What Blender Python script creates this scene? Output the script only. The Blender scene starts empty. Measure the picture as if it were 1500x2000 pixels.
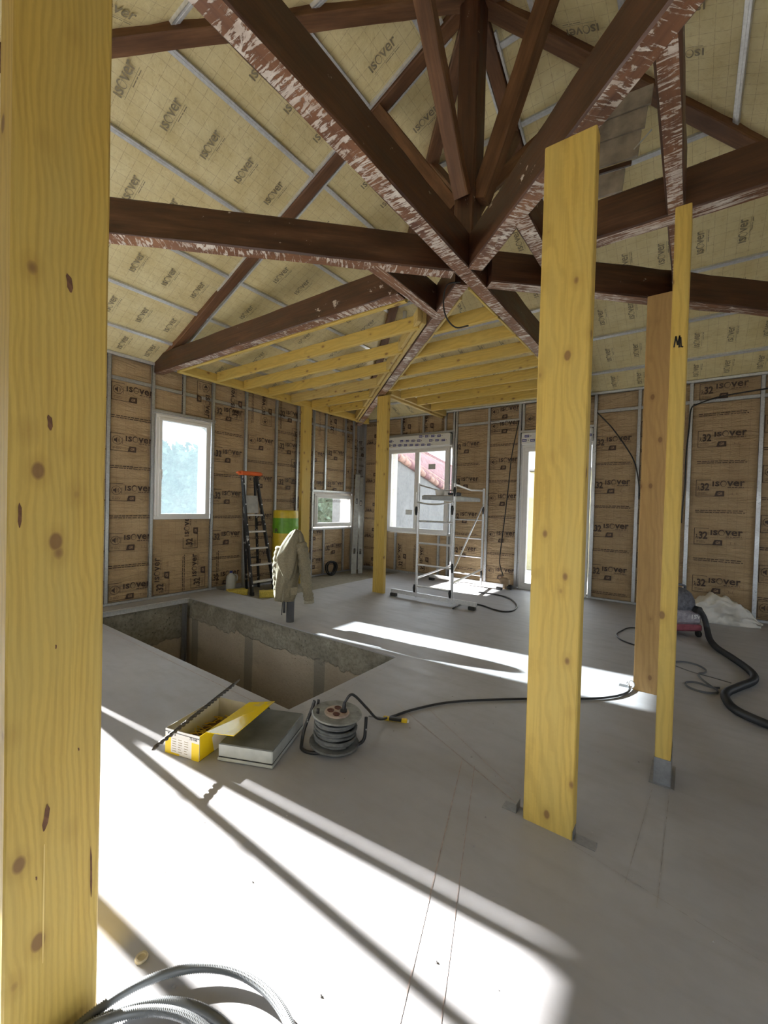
import bpy, math, random
from mathutils import Vector, Matrix, noise
random.seed(7)
SC = bpy.context.scene
COL = SC.collection
PI = math.pi

# ------------------------------------------------------------------ camera
# image frame 1500 x 2000, focal length 820 px, eye height 1.5 m; world Y runs along the left wall, X along the back wall
CAM_YAW, CAM_PITCH, CAM_ROLL, CAM_H, CAM_F = 36.25, 0.95, 1.56, 1.5, 820.0
def camera_axes():
    a = math.radians(CAM_YAW); p = math.radians(CAM_PITCH); r = math.radians(CAM_ROLL)
    fw = Vector((-math.sin(a), math.cos(a), 0)); rt = Vector((math.cos(a), math.sin(a), 0)); up = Vector((0, 0, 1))
    fw2 = fw * math.cos(p) - up * math.sin(p); up2 = up * math.cos(p) + fw * math.sin(p)
    cu = up2 * math.cos(r) - rt * math.sin(r); cr = rt * math.cos(r) + up2 * math.sin(r)
    return cr, cu, fw2
cr, cu, cf = camera_axes()
cam = bpy.data.cameras.new('camera'); cam.sensor_fit = 'HORIZONTAL'; cam.sensor_width = 36.0
cam.lens = CAM_F / 1500.0 * 36.0; cam.clip_start = 0.02; cam.clip_end = 300
cam_ob = bpy.data.objects.new('camera', cam); COL.objects.link(cam_ob)
mw = Matrix.Identity(4)
for i in range(3):
    mw[i][0] = cr[i]; mw[i][1] = cu[i]; mw[i][2] = -cf[i]
mw[0][3], mw[1][3], mw[2][3] = 0.0, 0.0, CAM_H
cam_ob.matrix_world = mw
SC.camera = cam_ob
RT = Vector((math.cos(math.radians(CAM_YAW)), math.sin(math.radians(CAM_YAW)), 0))     # camera right on the ground
FW = Vector((-math.sin(math.radians(CAM_YAW)), math.cos(math.radians(CAM_YAW)), 0))    # camera forward on the ground

# ------------------------------------------------------------------ view, sky, sun
SC.view_settings.view_transform = 'Standard'
SC.view_settings.look = 'None'
SC.view_settings.gamma = 1.0
SC.view_settings.use_curve_mapping = False
SC.view_settings.exposure = 2.45
SC.cycles.use_denoising = True
SC.cycles.max_bounces = 8
SC.cycles.diffuse_bounces = 5
SC.cycles.glossy_bounces = 3
SC.cycles.transmission_bounces = 6
SC.cycles.transparent_max_bounces = 12
SC.cycles.sample_clamp_indirect = 6.0
SC.cycles.caustics_reflective = False
SC.cycles.caustics_refractive = False
W = bpy.data.worlds.new('hazy_daylight'); SC.world = W
W.use_nodes = True
wn = W.node_tree.nodes; wn.clear()
wo = wn.new('ShaderNodeOutputWorld'); wb = wn.new('ShaderNodeBackground')
wb.inputs[0].default_value = (0.83, 0.92, 1.0, 1); wb.inputs[1].default_value = 1.15
W.node_tree.links.new(wb.outputs[0], wo.inputs[0])
SUN_DIR = Vector((1.0, 0.10, -0.42)).normalized()
sun = bpy.data.lights.new('sun', 'SUN'); sun.energy = 14.0; sun.angle = math.radians(0.7); sun.color = (1.0, 0.975, 0.94)
sun_ob = bpy.data.objects.new('sun', sun); COL.objects.link(sun_ob)
sun_ob.rotation_euler = SUN_DIR.to_track_quat('-Z', 'Y').to_euler()
sun_ob.location = (-12, 2, 8)

# ------------------------------------------------------------------ room dimensions (metres)
XL, XR, YF, YB, ZE = -6.47, 3.43, -1.67, 7.87, 3.50
KX, KY, ZA = -1.52, 3.10, 5.58          # king post and apex
ZB, ZT = 3.36, 3.62                     # underside and top of the old beams

# ------------------------------------------------------------------ node helpers
class NT:
    def __init__(self, name):
        self.m = bpy.data.materials.new(name); self.m.use_nodes = True
        self.t = self.m.node_tree; self.t.nodes.clear()
        self.out = self.t.nodes.new('ShaderNodeOutputMaterial')
        self.b = self.t.nodes.new('ShaderNodeBsdfPrincipled')
        self.t.links.new(self.b.outputs[0], self.out.inputs[0])
    def n(self, t, **k):
        x = self.t.nodes.new(t)
        for a, v in k.items(): setattr(x, a, v)
        return x
    def l(self, a, b): self.t.links.new(a, b)
    def set(self, **k):
        for a, v in k.items():
            i = self.b.inputs[a.replace('_', ' ')]
            if hasattr(v, 'links') or hasattr(v, 'is_linked'): self.l(v, i)
            else: i.default_value = v if not isinstance(v, tuple) or len(v) != 3 else (*v, 1)
        return self
    def coord(self, kind='Object', scale=(1, 1, 1), rot=(0, 0, 0), loc=(0, 0, 0), rand=False):
        c = self.n('ShaderNodeTexCoord'); mp = self.n('ShaderNodeMapping')
        mp.inputs['Scale'].default_value = scale; mp.inputs['Rotation'].default_value = rot; mp.inputs['Location'].default_value = loc
        src = c.outputs[kind]
        if rand:
            oi = self.n('ShaderNodeObjectInfo'); ma = self.n('ShaderNodeVectorMath', operation='MULTIPLY_ADD')
            co = self.n('ShaderNodeCombineXYZ')
            for i in range(3): self.l(oi.outputs['Random'], co.inputs[i])
            self.l(co.outputs[0], ma.inputs[0]); ma.inputs[1].default_value = (37.0, 0.013, 0.017) if rand == 'len' else (37, 23, 11)
            self.l(src, ma.inputs[2]); src = ma.outputs[0]
        self.l(src, mp.inputs[0])
        return mp.outputs[0]
    def noise(self, v, scale, detail=3, rough=.55, dist=0.0, out='Fac'):
        x = self.n('ShaderNodeTexNoise'); self.l(v, x.inputs['Vector'])
        x.inputs['Scale'].default_value = scale; x.inputs['Detail'].default_value = detail
        x.inputs['Roughness'].default_value = rough; x.inputs['Distortion'].default_value = dist
        return x.outputs[out]
    def vor(self, v, scale, feature='F1', out='Distance', rnd=1.0):
        x = self.n('ShaderNodeTexVoronoi', feature=feature); self.l(v, x.inputs['Vector'])
        x.inputs['Scale'].default_value = scale; x.inputs['Randomness'].default_value = rnd
        return x.outputs[out]
    def wave(self, v, scale, dist, dscale=1.0, kind='BANDS', axis='X', detail=2):
        x = self.n('ShaderNodeTexWave', wave_type=kind)
        if kind == 'BANDS': x.bands_direction = axis
        else: x.rings_direction = axis
        self.l(v, x.inputs['Vector']); x.inputs['Scale'].default_value = scale; x.inputs['Distortion'].default_value = dist
        x.inputs['Detail Scale'].default_value = dscale; x.inputs['Detail'].default_value = detail
        return x.outputs['Fac']
    def ramp(self, f, stops, interp='LINEAR'):
        x = self.n('ShaderNodeValToRGB'); cr_ = x.color_ramp; cr_.interpolation = interp
        while len(cr_.elements) < len(stops): cr_.elements.new(0.5)
        for e, (p, c) in zip(cr_.elements, stops):
            e.position = p
            e.color = (c, c, c, 1) if isinstance(c, (int, float)) else (*c, 1)
        self.l(f, x.inputs[0]); return x.outputs[0]
    def mix(self, f, a, b, mode='MIX'):
        x = self.n('ShaderNodeMix', data_type='RGBA', blend_type=mode)
        for v, i in ((f, 0), (a, 6), (b, 7)):
            if isinstance(v, (int, float)): x.inputs[i].default_value = v
            elif isinstance(v, tuple): x.inputs[i].default_value = (*v, 1) if len(v) == 3 else v
            else: self.l(v, x.inputs[i])
        return x.outputs[2]
    def math(self, op, a, b=0.0, clamp=False):
        x = self.n('ShaderNodeMath', operation=op); x.use_clamp = clamp
        for v, i in ((a, 0), (b, 1)):
            if isinstance(v, (int, float)): x.inputs[i].default_value = v
            else: self.l(v, x.inputs[i])
        return x.outputs[0]
    def sep(self, v, i):
        x = self.n('ShaderNodeSeparateXYZ'); self.l(v, x.inputs[0]); return x.outputs[i]
    def grid(self, v, period, width, wob=0.0):
        """lines of the given width on a square grid"""
        if wob:
            nn = self.noise(v, 3.0, 2, out='Color'); vm = self.n('ShaderNodeVectorMath', operation='MULTIPLY_ADD')
            self.l(nn, vm.inputs[0]); vm.inputs[1].default_value = (wob, wob, 0); self.l(v, vm.inputs[2]); v = vm.outputs[0]
        r = []
        for i in (0, 1):
            s = self.sep(v, i); f = self.math('FRACT', self.math('DIVIDE', s, period))
            r.append(self.math('LESS_THAN', f, width / period))
        return self.math('MAXIMUM', r[0], r[1])
    def bump(self, h, strength=.3, dist=.01, normal=None):
        x = self.n('ShaderNodeBump'); x.inputs['Strength'].default_value = strength; x.inputs['Distance'].default_value = dist
        self.l(h, x.inputs['Height'])
        if normal: self.l(normal, x.inputs['Normal'])
        self.l(x.outputs[0], self.b.inputs['Normal']); return x.outputs[0]

MAT = {}
def plain(name, col, rough=.6, metal=0.0, noise_amt=.12, nscale=8.0, coat=0.0, bump=0.0, spec=None):
    t = NT(name); c = t.coord('Object')
    n = t.noise(c, nscale, 4)
    dark = tuple(x * (1 - noise_amt) for x in col); lite = tuple(min(1, x * (1 + noise_amt)) for x in col)
    t.set(Base_Color=t.ramp(n, [(.3, dark), (.7, lite)]), Roughness=rough, Metallic=metal)
    if coat: t.b.inputs['Coat Weight'].default_value = coat
    if spec is not None: t.b.inputs['Specular IOR Level'].default_value = spec
    if bump: t.bump(t.noise(c, nscale * 3, 4), bump, .004)
    MAT[name] = t.m; return t.m

def m_new_wood(name, base, dark, tint):
    t = NT(name)
    c = t.coord('Object', rand='len')
    cr_ = t.coord('Object', scale=(1, 1, 1), rot=(0, .012, .02), loc=(0, .013, .05), rand='len')
    low = t.noise(t.coord('Object', scale=(.9, 5, 5), rand='len'), 2.2, 3)
    dis = t.n('ShaderNodeVectorMath', operation='MULTIPLY_ADD'); 
    nz = t.noise(t.coord('Object', scale=(1.3, 4, 4), rand='len'), 1.6, 2, out='Color')
    t.l(nz, dis.inputs[0]); dis.inputs[1].default_value = (0, .060, .060); t.l(cr_, dis.inputs[2])
    ring = t.wave(dis.outputs[0], 22, .9, 2.0, 'RINGS', 'X')
    fine = t.noise(t.coord('Object', scale=(2.5, 90, 90), rand='len'), 1.0, 4)
    knot = t.vor(t.coord('Object', scale=(.62, 1, 1), rand='len'), 8.5)
    kcore = t.ramp(knot, [(.0, 1.0), (.10, 1.0), (.145, 0.0)])
    khalo = t.ramp(knot, [(.08, 1.0), (.3, 0.0)])
    col = t.mix(t.ramp(ring, [(.35, 0.0), (.95, .30)]), base, dark)
    col = t.mix(t.ramp(fine, [(.45, 0.0), (.75, .35)]), col, dark)
    col = t.mix(t.ramp(low, [(.35, 0.0), (.7, .5)]), col, tint)
    col = t.mix(t.math('MULTIPLY', khalo, .45), col, dark)
    col = t.mix(t.math('MULTIPLY', kcore, .85), col, (.23, .12, .045))
    saw = t.wave(t.coord('Object', scale=(1, .25, .25), rot=(0, 0, .25), rand='len'), 9.0, 5, 3.0)
    t.set(Base_Color=col, Roughness=.62)
    h = t.math('ADD', t.math('MULTIPLY', fine, .5), t.math('ADD', t.math('MULTIPLY', saw, .12), t.math('MULTIPLY', ring, .25)))
    t.bump(h, .35, .004)
    MAT[name] = t.m

def m_old_wood(name, flaked):
    t = NT(name)
    low = t.noise(t.coord('Object', scale=(1.2, 6, 6), rand=True), 2.0, 4)
    fine = t.noise(t.coord('Object', scale=(3, 60, 60), rand=True), 1.0, 4)
    col = t.ramp(low, [(.25, (.040, .017, .009)), (.55, (.095, .040, .019)), (.8, (.165, .078, .038))])
    col = t.mix(t.ramp(fine, [(.4, 0), (.7, .5)]), col, (.025, .010, .006))
    if flaked:
        warm = t.noise(t.coord('Object', scale=(1.5, 3, 3), rand=True), 1.5, 3)
        base = t.ramp(warm, [(.3, (.13, .052, .024)), (.7, (.31, .145, .068))])
        base = t.mix(t.ramp(fine, [(.45, 0), (.75, .5)]), base, (.08, .03, .018))
        f1 = t.noise(t.coord('Object', scale=(4.5, 60, 60), rot=(0, 0, .10), rand=True), 1.0, 5, .62, 1.2)
        f2 = t.noise(t.coord('Object', scale=(2.4, 5, 5), rand=True), 1.0, 3)
        f3 = t.noise(t.coord('Object', scale=(34, 7, 7), rot=(0, 0, -.35), rand=True), 1.0, 5, .62, 1.4)
        oi = t.n('ShaderNodeObjectInfo'); selr = t.math('ADD', t.math('MULTIPLY', t.math('GREATER_THAN', oi.outputs['Random'], .45), .74), .13); fsel = t.mix(selr, f1, f3)
        s = t.math('ADD', fsel, t.math('MULTIPLY', t.math('SUBTRACT', f2, .5), .38))
        mask = t.ramp(s, [(.51, 0.0), (.55, 1.0)])
        dirt = t.noise(t.coord('Object', scale=(9, 9, 9), rand=True), 1.0, 4)
        pale = t.ramp(dirt, [(.3, (.50, .40, .32)), (.7, (.86, .80, .72))])
        col = t.mix(t.math('MULTIPLY', mask, .92), base, pale)
        t.set(Base_Color=col, Roughness=.5)
        t.bump(t.math('ADD', t.math('MULTIPLY', mask, 1.0), t.math('MULTIPLY', fine, .4)), .6, .006)
    else:
        sp = t.noise(t.coord('Object', scale=(9, 14, 14), rand=True), 1.0, 6, .7)
        reg = t.noise(t.coord('Object', scale=(1.2, 2, 2), rand=True), 1.0, 2)
        fl = t.ramp(t.math('ADD', sp, t.math('MULTIPLY', reg, .25)), [(.80, 0.0), (.825, 1.0)])
        col = t.mix(t.math('MULTIPLY', fl, .85), col, (.62, .54, .47))
        t.set(Base_Color=col, Roughness=t.ramp(low, [(.3, .35), (.7, .55)]))
        t.bump(t.math('ADD', fine, t.math('MULTIPLY', fl, .8)), .35, .005)
    MAT[name] = t.m

def m_kraft():
    t = NT('kraft_paper'); c = t.coord('UV')
    n1 = t.noise(c, 3.0, 5); n2 = t.noise(c, 60, 3)
    wr = t.noise(t.coord('UV', scale=(1.2, 6, 1)), 2.2, 5, .6, 1.2)
    wr2 = t.noise(t.coord('UV', scale=(1, 2.2, 1), rot=(0, 0, .4)), 6, 4, .55, .8)
    col = t.ramp(n1, [(.3, (.46, .33, .185)), (.7, (.60, .45, .265))])
    col = t.mix(t.ramp(n2, [(.35, .25), (.65, 0)]), col, (.32, .21, .12))
    g = t.grid(c, .105, .0028, .004)
    col = t.mix(t.math('MULTIPLY', g, .35), col, (.17, .10, .055))
    t.set(Base_Color=col, Roughness=.55)
    h = t.math('ADD', t.math('MULTIPLY', wr, 1.0), t.math('ADD', t.math('MULTIPLY', wr2, .5), t.math('MULTIPLY', g, -.05)))
    t.bump(h, 1.0, .045)
    MAT['kraft'] = t.m

def m_membrane():
    t = NT('insulation_membrane'); c = t.coord('UV')
    n1 = t.noise(c, 4.0, 5, .6); n2 = t.noise(c, 22, 4)
    col = t.ramp(n1, [(.3, (.74, .62, .31)), (.7, (.88, .78, .46))])
    col = t.mix(t.ramp(n2, [(.55, 0), (.75, .45)]), col, (.60, .45, .18))
    g = t.grid(c, .10, .0035, .01)
    br = t.noise(c, 35, 2)
    col = t.mix(t.math('MULTIPLY', g, t.ramp(br, [(.35, .15), (.6, .6)])), col, (.40, .27, .13))
    t.set(Base_Color=col, Roughness=.5)
    t.bump(t.math('ADD', t.noise(c, 9, 4, .55, .6), t.math('MULTIPLY', n2, .25)), .6, .02)
    MAT['membrane'] = t.m

def m_screed():
    t = NT('floor_screed'); c = t.coord('Object')
    n1 = t.noise(c, .8, 5); n2 = t.noise(c, 14, 5); n3 = t.noise(t.coord('Object', scale=(1, 4, 1), rot=(0, 0, .5)), 2.5, 5, .6)
    col = t.ramp(n1, [(.3, (.34, .34, .358)), (.7, (.435, .434, .452))])
    col = t.mix(t.ramp(n3, [(.5, 0), (.75, .35)]), col, (.30, .285, .28))
    col = t.mix(t.ramp(n2, [(.35, .25), (.6, 0)]), col, (.335, .32, .315))
    sp = t.vor(c, 34); reg = t.noise(c, 1.3, 3)
    dots = t.math('MULTIPLY', t.ramp(sp, [(.035, 1.0), (.055, 0.0)]), t.ramp(reg, [(.52, 0.0), (.62, 1.0)]))
    col = t.mix(t.math('MULTIPLY', dots, .8), col, (.14, .13, .12))
    t.set(Base_Color=col, Roughness=t.ramp(n3, [(.3, .42), (.7, .6)]))
    t.bump(t.math('ADD', n2, t.math('MULTIPLY', n3, .6)), .12, .004)
    MAT['screed'] = t.m

def m_concrete(name, a, b, sc=2.5, bump=.7):
    t = NT(name); c = t.coord('Object')
    n1 = t.noise(c, sc, 6, .6, .5); n2 = t.noise(c, sc * 9, 5, .6); v = t.vor(c, 18)
    col = t.ramp(n1, [(.3, a), (.7, b)])
    col = t.mix(t.ramp(n2, [(.3, .4), (.55, 0)]), col, tuple(x * .6 for x in a))
    pits = t.math('MULTIPLY', t.ramp(v, [(.07, 1.0), (.13, 0.0)]), t.ramp(n1, [(.5, 0), (.6, 1)]))
    col = t.mix(t.math('MULTIPLY', pits, .7), col, tuple(x * .3 for x in a))
    t.set(Base_Color=col, Roughness=.85)
    t.bump(t.math('ADD', n2, t.math('SUBTRACT', n1, pits)), bump, .012)
    MAT[name] = t.m

def m_pit(name, split):
    t = NT(name); c = t.coord('Object'); z = t.sep(c, 2)
    n1 = t.noise(c, 3.2, 6, .6, .5); n2 = t.noise(c, 26, 5, .65); n3 = t.noise(c, 1.1, 3); v = t.vor(c, 16)
    h = t.math('ADD', z, t.math('MULTIPLY', t.math('SUBTRACT', n1, .5), .28))
    raw = t.ramp(t.math('ADD', h, 1.0), [(1 - split - .012, 0.0), (1 - split + .004, 1.0)])
    cc = t.ramp(n1, [(.3, (.20, .185, .145)), (.7, (.40, .375, .305))])
    cc = t.mix(t.ramp(n2, [(.35, .55), (.55, 0)]), cc, (.12, .11, .085))
    pits = t.math('MULTIPLY', t.ramp(v, [(.08, 1.0), (.16, 0.0)]), t.ramp(n3, [(.48, 0), (.56, 1)]))
    cc = t.mix(t.math('MULTIPLY', pits, .8), cc, (.07, .06, .05))
    pl = t.ramp(n3, [(.3, (.40, .335, .255)), (.7, (.52, .455, .36))])
    pl = t.mix(t.ramp(n2, [(.3, .35), (.5, 0)]), pl, (.30, .245, .18))
    sx = t.math('ADD', t.math('ADD', t.sep(c, 0), t.sep(c, 1)), t.math('MULTIPLY', n1, .05))
    st = t.math('MULTIPLY', t.math('LESS_THAN', t.math('FRACT', t.math('DIVIDE', sx, 1.31)), .13), .85)
    pl = t.mix(st, pl, (.25, .235, .195))
    t.set(Base_Color=t.mix(raw, pl, cc), Roughness=.85)
    t.bump(t.math('ADD', t.math('MULTIPLY', n2, .6), t.math('SUBTRACT', t.math('MULTIPLY', raw, .8), pits)), .9, .014)
    MAT[name] = t.m
m_pit('pit_wall', .30); m_pit('pit_wall_deep', .60)
def m_galv(name='galv', col=(.62, .645, .67), marks=True):
    t = NT(name); c = t.coord('Object')
    n = t.noise(c, 40, 3); n2 = t.noise(c, 5, 3)
    cc = t.ramp(n, [(.3, tuple(x * .8 for x in col)), (.7, col)])
    if marks:
        mk = t.noise(t.coord('Object', scale=(45, 45, 14), rand=True), 1.0, 5, .7)
        rg = t.noise(t.coord('Object', scale=(1, 1, 1.1), rand=True), 1.2, 2)
        k = t.math('MULTIPLY', t.ramp(mk, [(.60, 0), (.63, 1)]), t.ramp(rg, [(.5, 0), (.55, 1)]))
        cc = t.mix(t.math('MULTIPLY', k, .8), cc, (.10, .12, .15))
    t.set(Base_Color=cc, Roughness=t.ramp(n2, [(.3, .32), (.7, .5)]), Metallic=.75)
    MAT[name] = t.m

def m_glass(name, tint=(1, 1, 1), refl=.06):
    t = NT(name); t.t.nodes.remove(t.b)
    tr = t.n('ShaderNodeBsdfTransparent'); gl = t.n('ShaderNodeBsdfGlossy'); mx = t.n('ShaderNodeMixShader')
    lw = t.n('ShaderNodeLayerWeight'); lw.inputs[0].default_value = .12
    tr.inputs[0].default_value = (*tint, 1); gl.inputs['Roughness'].default_value = .02
    f = t.math('ADD', t.math('MULTIPLY', lw.outputs['Fresnel'], .7), refl * .3, True)
    t.l(f, mx.inputs[0]); t.l(tr.outputs[0], mx.inputs[1]); t.l(gl.outputs[0], mx.inputs[2]); t.l(mx.outputs[0], t.out.inputs[0])
    MAT[name] = t.m

def m_frost():
    t = NT('frosted_glass'); t.t.nodes.remove(t.b)
    tr = t.n('ShaderNodeBsdfTransparent'); tl = t.n('ShaderNodeBsdfTranslucent'); mx = t.n('ShaderNodeMixShader')
    tr.inputs[0].default_value = (.62, .66, .68, 1)
    n = t.noise(t.coord('Object'), 2.2, 4)
    t.l(t.ramp(n, [(.3, (.45, .58, .66)), (.7, (.58, .70, .76))]), tl.inputs[0])
    mx.inputs[0].default_value = .036
    t.l(tr.outputs[0], mx.inputs[1]); t.l(tl.outputs[0], mx.inputs[2]); t.l(mx.outputs[0], t.out.inputs[0])
    MAT['frost'] = t.m

m_new_wood('new_wood', (.66, .46, .105), (.36, .21, .038), (.57, .44, .135))
m_new_wood('pale_wood', (.62, .47, .17), (.36, .22, .06), (.50, .36, .13))
m_new_wood('orange_wood', (.50, .315, .115), (.30, .165, .055), (.42, .26, .10))
m_old_wood('old_wood', False); m_old_wood('old_wood_flaked', True)
m_kraft(); m_membrane(); m_screed()
m_concrete('bare_slab', (.25, .23, .18), (.36, .33, .27), 2.0, .4)
m_concrete('pit_concrete', (.25, .235, .19), (.40, .375, .31), 5.0, 1.0)
m_concrete('pit_plaster', (.42, .365, .29), (.52, .46, .375), 1.5, .35)
m_concrete('masonry', (.45, .43, .40), (.55, .53, .5), 3.0, .3)
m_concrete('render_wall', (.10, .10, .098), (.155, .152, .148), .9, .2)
m_galv(); m_galv('galv_plain', (.80, .82, .84), False); MAT['galv_plain'].node_tree.nodes['Principled BSDF'].inputs['Metallic'].default_value = .35; m_galv('alu', (.78, .79, .80), False)
m_glass('glass'); m_frost()
m_galv('galv_dark', (.36, .37, .385), False)
plain('pvc_white', (.80, .80, .79), .35, 0, .02)
plain('foam_white', (.78, .78, .75), .8, 0, .04, 30)
plain('ink_brown', (.055, .030, .020), .6, 0, .2, 30)
plain('ink_grey', (.30, .255, .16), .6, 0, .15, 30)
plain('ink_faded', (.20, .13, .08), .6, 0, .25, 40)
plain('kraft_light', (.42, .29, .175), .6)
plain('blue_ink', (.03, .04, .22), .5)
plain('black_rubber', (.018, .018, .019), .45, 0, .2)
plain('black_paint', (.02, .02, .022), .35, 0, .3, 20)
plain('white_paint', (.72, .71, .69), .5)
plain('dark_grey', (.055, .057, .062), .5, 0, .15)
plain('chalk_red', (.40, .33, .31), .9, 0, .3, 30)
plain('chalk_grey', (.37, .355, .35), .9, 0, .3, 30)
# ------------------------------------------------------------------ geometry helpers
class MB:
    def __init__(self): self.v = []; self.f = []; self.m = []; self.uv = None
    def add(self, vs, fs, mi=0):
        o = len(self.v); self.v += [tuple(p) for p in vs]
        for k in fs: self.f.append(tuple(o + i for i in k)); self.m.append(mi)
        return self
    def box(self, x0, x1, y0, y1, z0, z1, mi=0):
        return self.add([(x0, y0, z0), (x1, y0, z0), (x1, y1, z0), (x0, y1, z0), (x0, y0, z1), (x1, y0, z1), (x1, y1, z1), (x0, y1, z1)],
                        [(0, 3, 2, 1), (4, 5, 6, 7), (0, 1, 5, 4), (1, 2, 6, 5), (2, 3, 7, 6), (3, 0, 4, 7)], mi)
    def bbox(self, x0, x1, y0, y1, z0, z1, b=.004, mi=0):
        """box with chamfered edges"""
        vs = []; cx, cy, cz = (x0 + x1) / 2, (y0 + y1) / 2, (z0 + z1) / 2; hx, hy, hz = (x1 - x0) / 2, (y1 - y0) / 2, (z1 - z0) / 2
        b = min(b, hx * .45, hy * .45, hz * .45); idx = {}
        for sx in (-1, 1):
            for sy in (-1, 1):
                for sz in (-1, 1):
                    for ax in range(3):
                        h = [hx - b, hy - b, hz - b]; h[ax] = (hx, hy, hz)[ax]
                        idx[(sx, sy, sz, ax)] = len(vs); vs.append((cx + sx * h[0], cy + sy * h[1], cz + sz * h[2]))
        fs = []
        def q(a, b_, c, d): fs.append((a, b_, c, d))
        for ax in range(3):
            o = [i for i in range(3) if i != ax]
            for s in (-1, 1):
                k = []
                for (p, r) in ((-1, -1), (1, -1), (1, 1), (-1, 1)):
                    sg = [0, 0, 0]; sg[ax] = s; sg[o[0]] = p; sg[o[1]] = r; k.append(idx[(*sg, ax)])
                fl = (s > 0) ^ (ax == 1)
                fs.append(tuple(k) if fl else tuple(reversed(k)))
        for ax in range(3):
            o = [i for i in range(3) if i != ax]
            for p in (-1, 1):
                for r in (-1, 1):
                    k = []
                    for s in (-1, 1):
                        sg = [0, 0, 0]; sg[ax] = s; sg[o[0]] = p; sg[o[1]] = r
                        k.append((idx[(*sg, o[0])], idx[(*sg, o[1])]))
                    fs.append((k[0][0], k[0][1], k[1][1], k[1][0]))
        for sx in (-1, 1):
            for sy in (-1, 1):
                for sz in (-1, 1): fs.append(tuple(idx[(sx, sy, sz, ax)] for ax in range(3)))
        self.add(vs, fs, mi); self.fix = True
        return self
    def tube(self, pts, r, n=8, mi=0, cap=True, closed=False):
        pts = [Vector(p) for p in pts]; k = len(pts); rings = []
        rr = r if isinstance(r, (list, tuple)) else [r] * k
        prev = None
        for i, p in enumerate(pts):
            a = pts[(i - 1) % k] if (closed or i > 0) else pts[i]; b = pts[(i + 1) % k] if (closed or i < k - 1) else pts[i]
            t = (b - a).normalized() if (b - a).length > 1e-9 else Vector((0, 0, 1))
            if prev is None:
                u = Vector((0, 0, 1)) if abs(t.z) < .9 else Vector((1, 0, 0)); u = (u - t * u.dot(t)).normalized()
            else: u = (prev - t * prev.dot(t)); u = u.normalized() if u.length > 1e-6 else Vector((1, 0, 0))
            prev = u; w = t.cross(u)
            rings.append([p + (u * math.cos(2 * PI * j / n) + w * math.sin(2 * PI * j / n)) * rr[i] for j in range(n)])
        vs = [q for rg in rings for q in rg]; fs = []
        for i in range(k if closed else k - 1):
            i2 = (i + 1) % k
            for j in range(n): fs.append((i * n + j, i * n + (j + 1) % n, i2 * n + (j + 1) % n, i2 * n + j))
        if cap and not closed:
            fs.append(tuple(reversed(range(n)))); fs.append(tuple((k - 1) * n + j for j in range(n)))
        return self.add(vs, fs, mi)
    def lathe(self, prof, n=24, c=(0, 0, 0), mi=0, axis='Z'):
        vs = []; fs = []; k = len(prof)
        for r, h in prof:
            for j in range(n):
                a = 2 * PI * j / n; x, y = r * math.cos(a), r * math.sin(a)
                vs.append((c[0] + x, c[1] + y, c[2] + h) if axis == 'Z' else ((c[0] + h, c[1] + x, c[2] + y) if axis == 'X' else (c[0] + y, c[1] + h, c[2] + x)))
        for i in range(k - 1):
            for j in range(n): fs.append((i * n + j, i * n + (j + 1) % n, (i + 1) * n + (j + 1) % n, (i + 1) * n + j))
        fs.append(tuple(reversed(range(n)))); fs.append(tuple((k - 1) * n + j for j in range(n)))
        return self.add(vs, fs, mi)
    def bar(self, p0, p1, w, h, up=(0, 0, 1), mi=0):
        p0, p1 = Vector(p0), Vector(p1); d = (p1 - p0).normalized(); up = Vector(up)
        s = d.cross(up); s = s.normalized() if s.length > 1e-6 else Vector((1, 0, 0)); u = s.cross(d).normalized()
        vs = [p + s * a * w / 2 + u * b * h / 2 for p in (p0, p1) for a, b in ((-1, -1), (1, -1), (1, 1), (-1, 1))]
        return self.add(vs, [(0, 1, 2, 3), (7, 6, 5, 4), (0, 4, 5, 1), (1, 5, 6, 2), (2, 6, 7, 3), (3, 7, 4, 0)], mi)
    def prism(self, poly, z0, z1, mi=0):
        n = len(poly); vs = [(x, y, z0) for x, y in poly] + [(x, y, z1) for x, y in poly]
        fs = [tuple(reversed(range(n))), tuple(range(n, 2 * n))] + [(i, (i + 1) % n, n + (i + 1) % n, n + i) for i in range(n)]
        return self.add(vs, fs, mi)
    def xform(self, M, start=0):
        for i in range(start, len(self.v)): self.v[i] = tuple(M @ Vector(self.v[i]))
        return self
    def mesh(self, name, mats, smooth=False):
        me = bpy.data.meshes.new(name); me.from_pydata(self.v, [], self.f)
        mats = mats if isinstance(mats, (list, tuple)) else [mats]
        for mt in mats: me.materials.append(MAT[mt])
        if len(mats) > 1:
            for p, i in zip(me.polygons, self.m): p.material_index = i
        if self.uv:
            ul = me.uv_layers.new(name='UVMap')
            for lp in me.loops: ul.data[lp.index].uv = self.uv[lp.vertex_index]
        if smooth:
            me.polygons.foreach_set('use_smooth', [True] * len(me.polygons))
            if smooth != True: me.set_sharp_from_angle(angle=math.radians(smooth))
        import bmesh
        bm = bmesh.new(); bm.from_mesh(me); bmesh.ops.recalc_face_normals(bm, faces=bm.faces) if not getattr(self, 'keep', False) else None
        bm.to_mesh(me); bm.free()
        me.update(); return me
    def build(self, name, mats, parent=None, smooth=False, loc=None, **tags):
        return link(name, self.mesh(name, mats, smooth), parent, loc, **tags)

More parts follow.
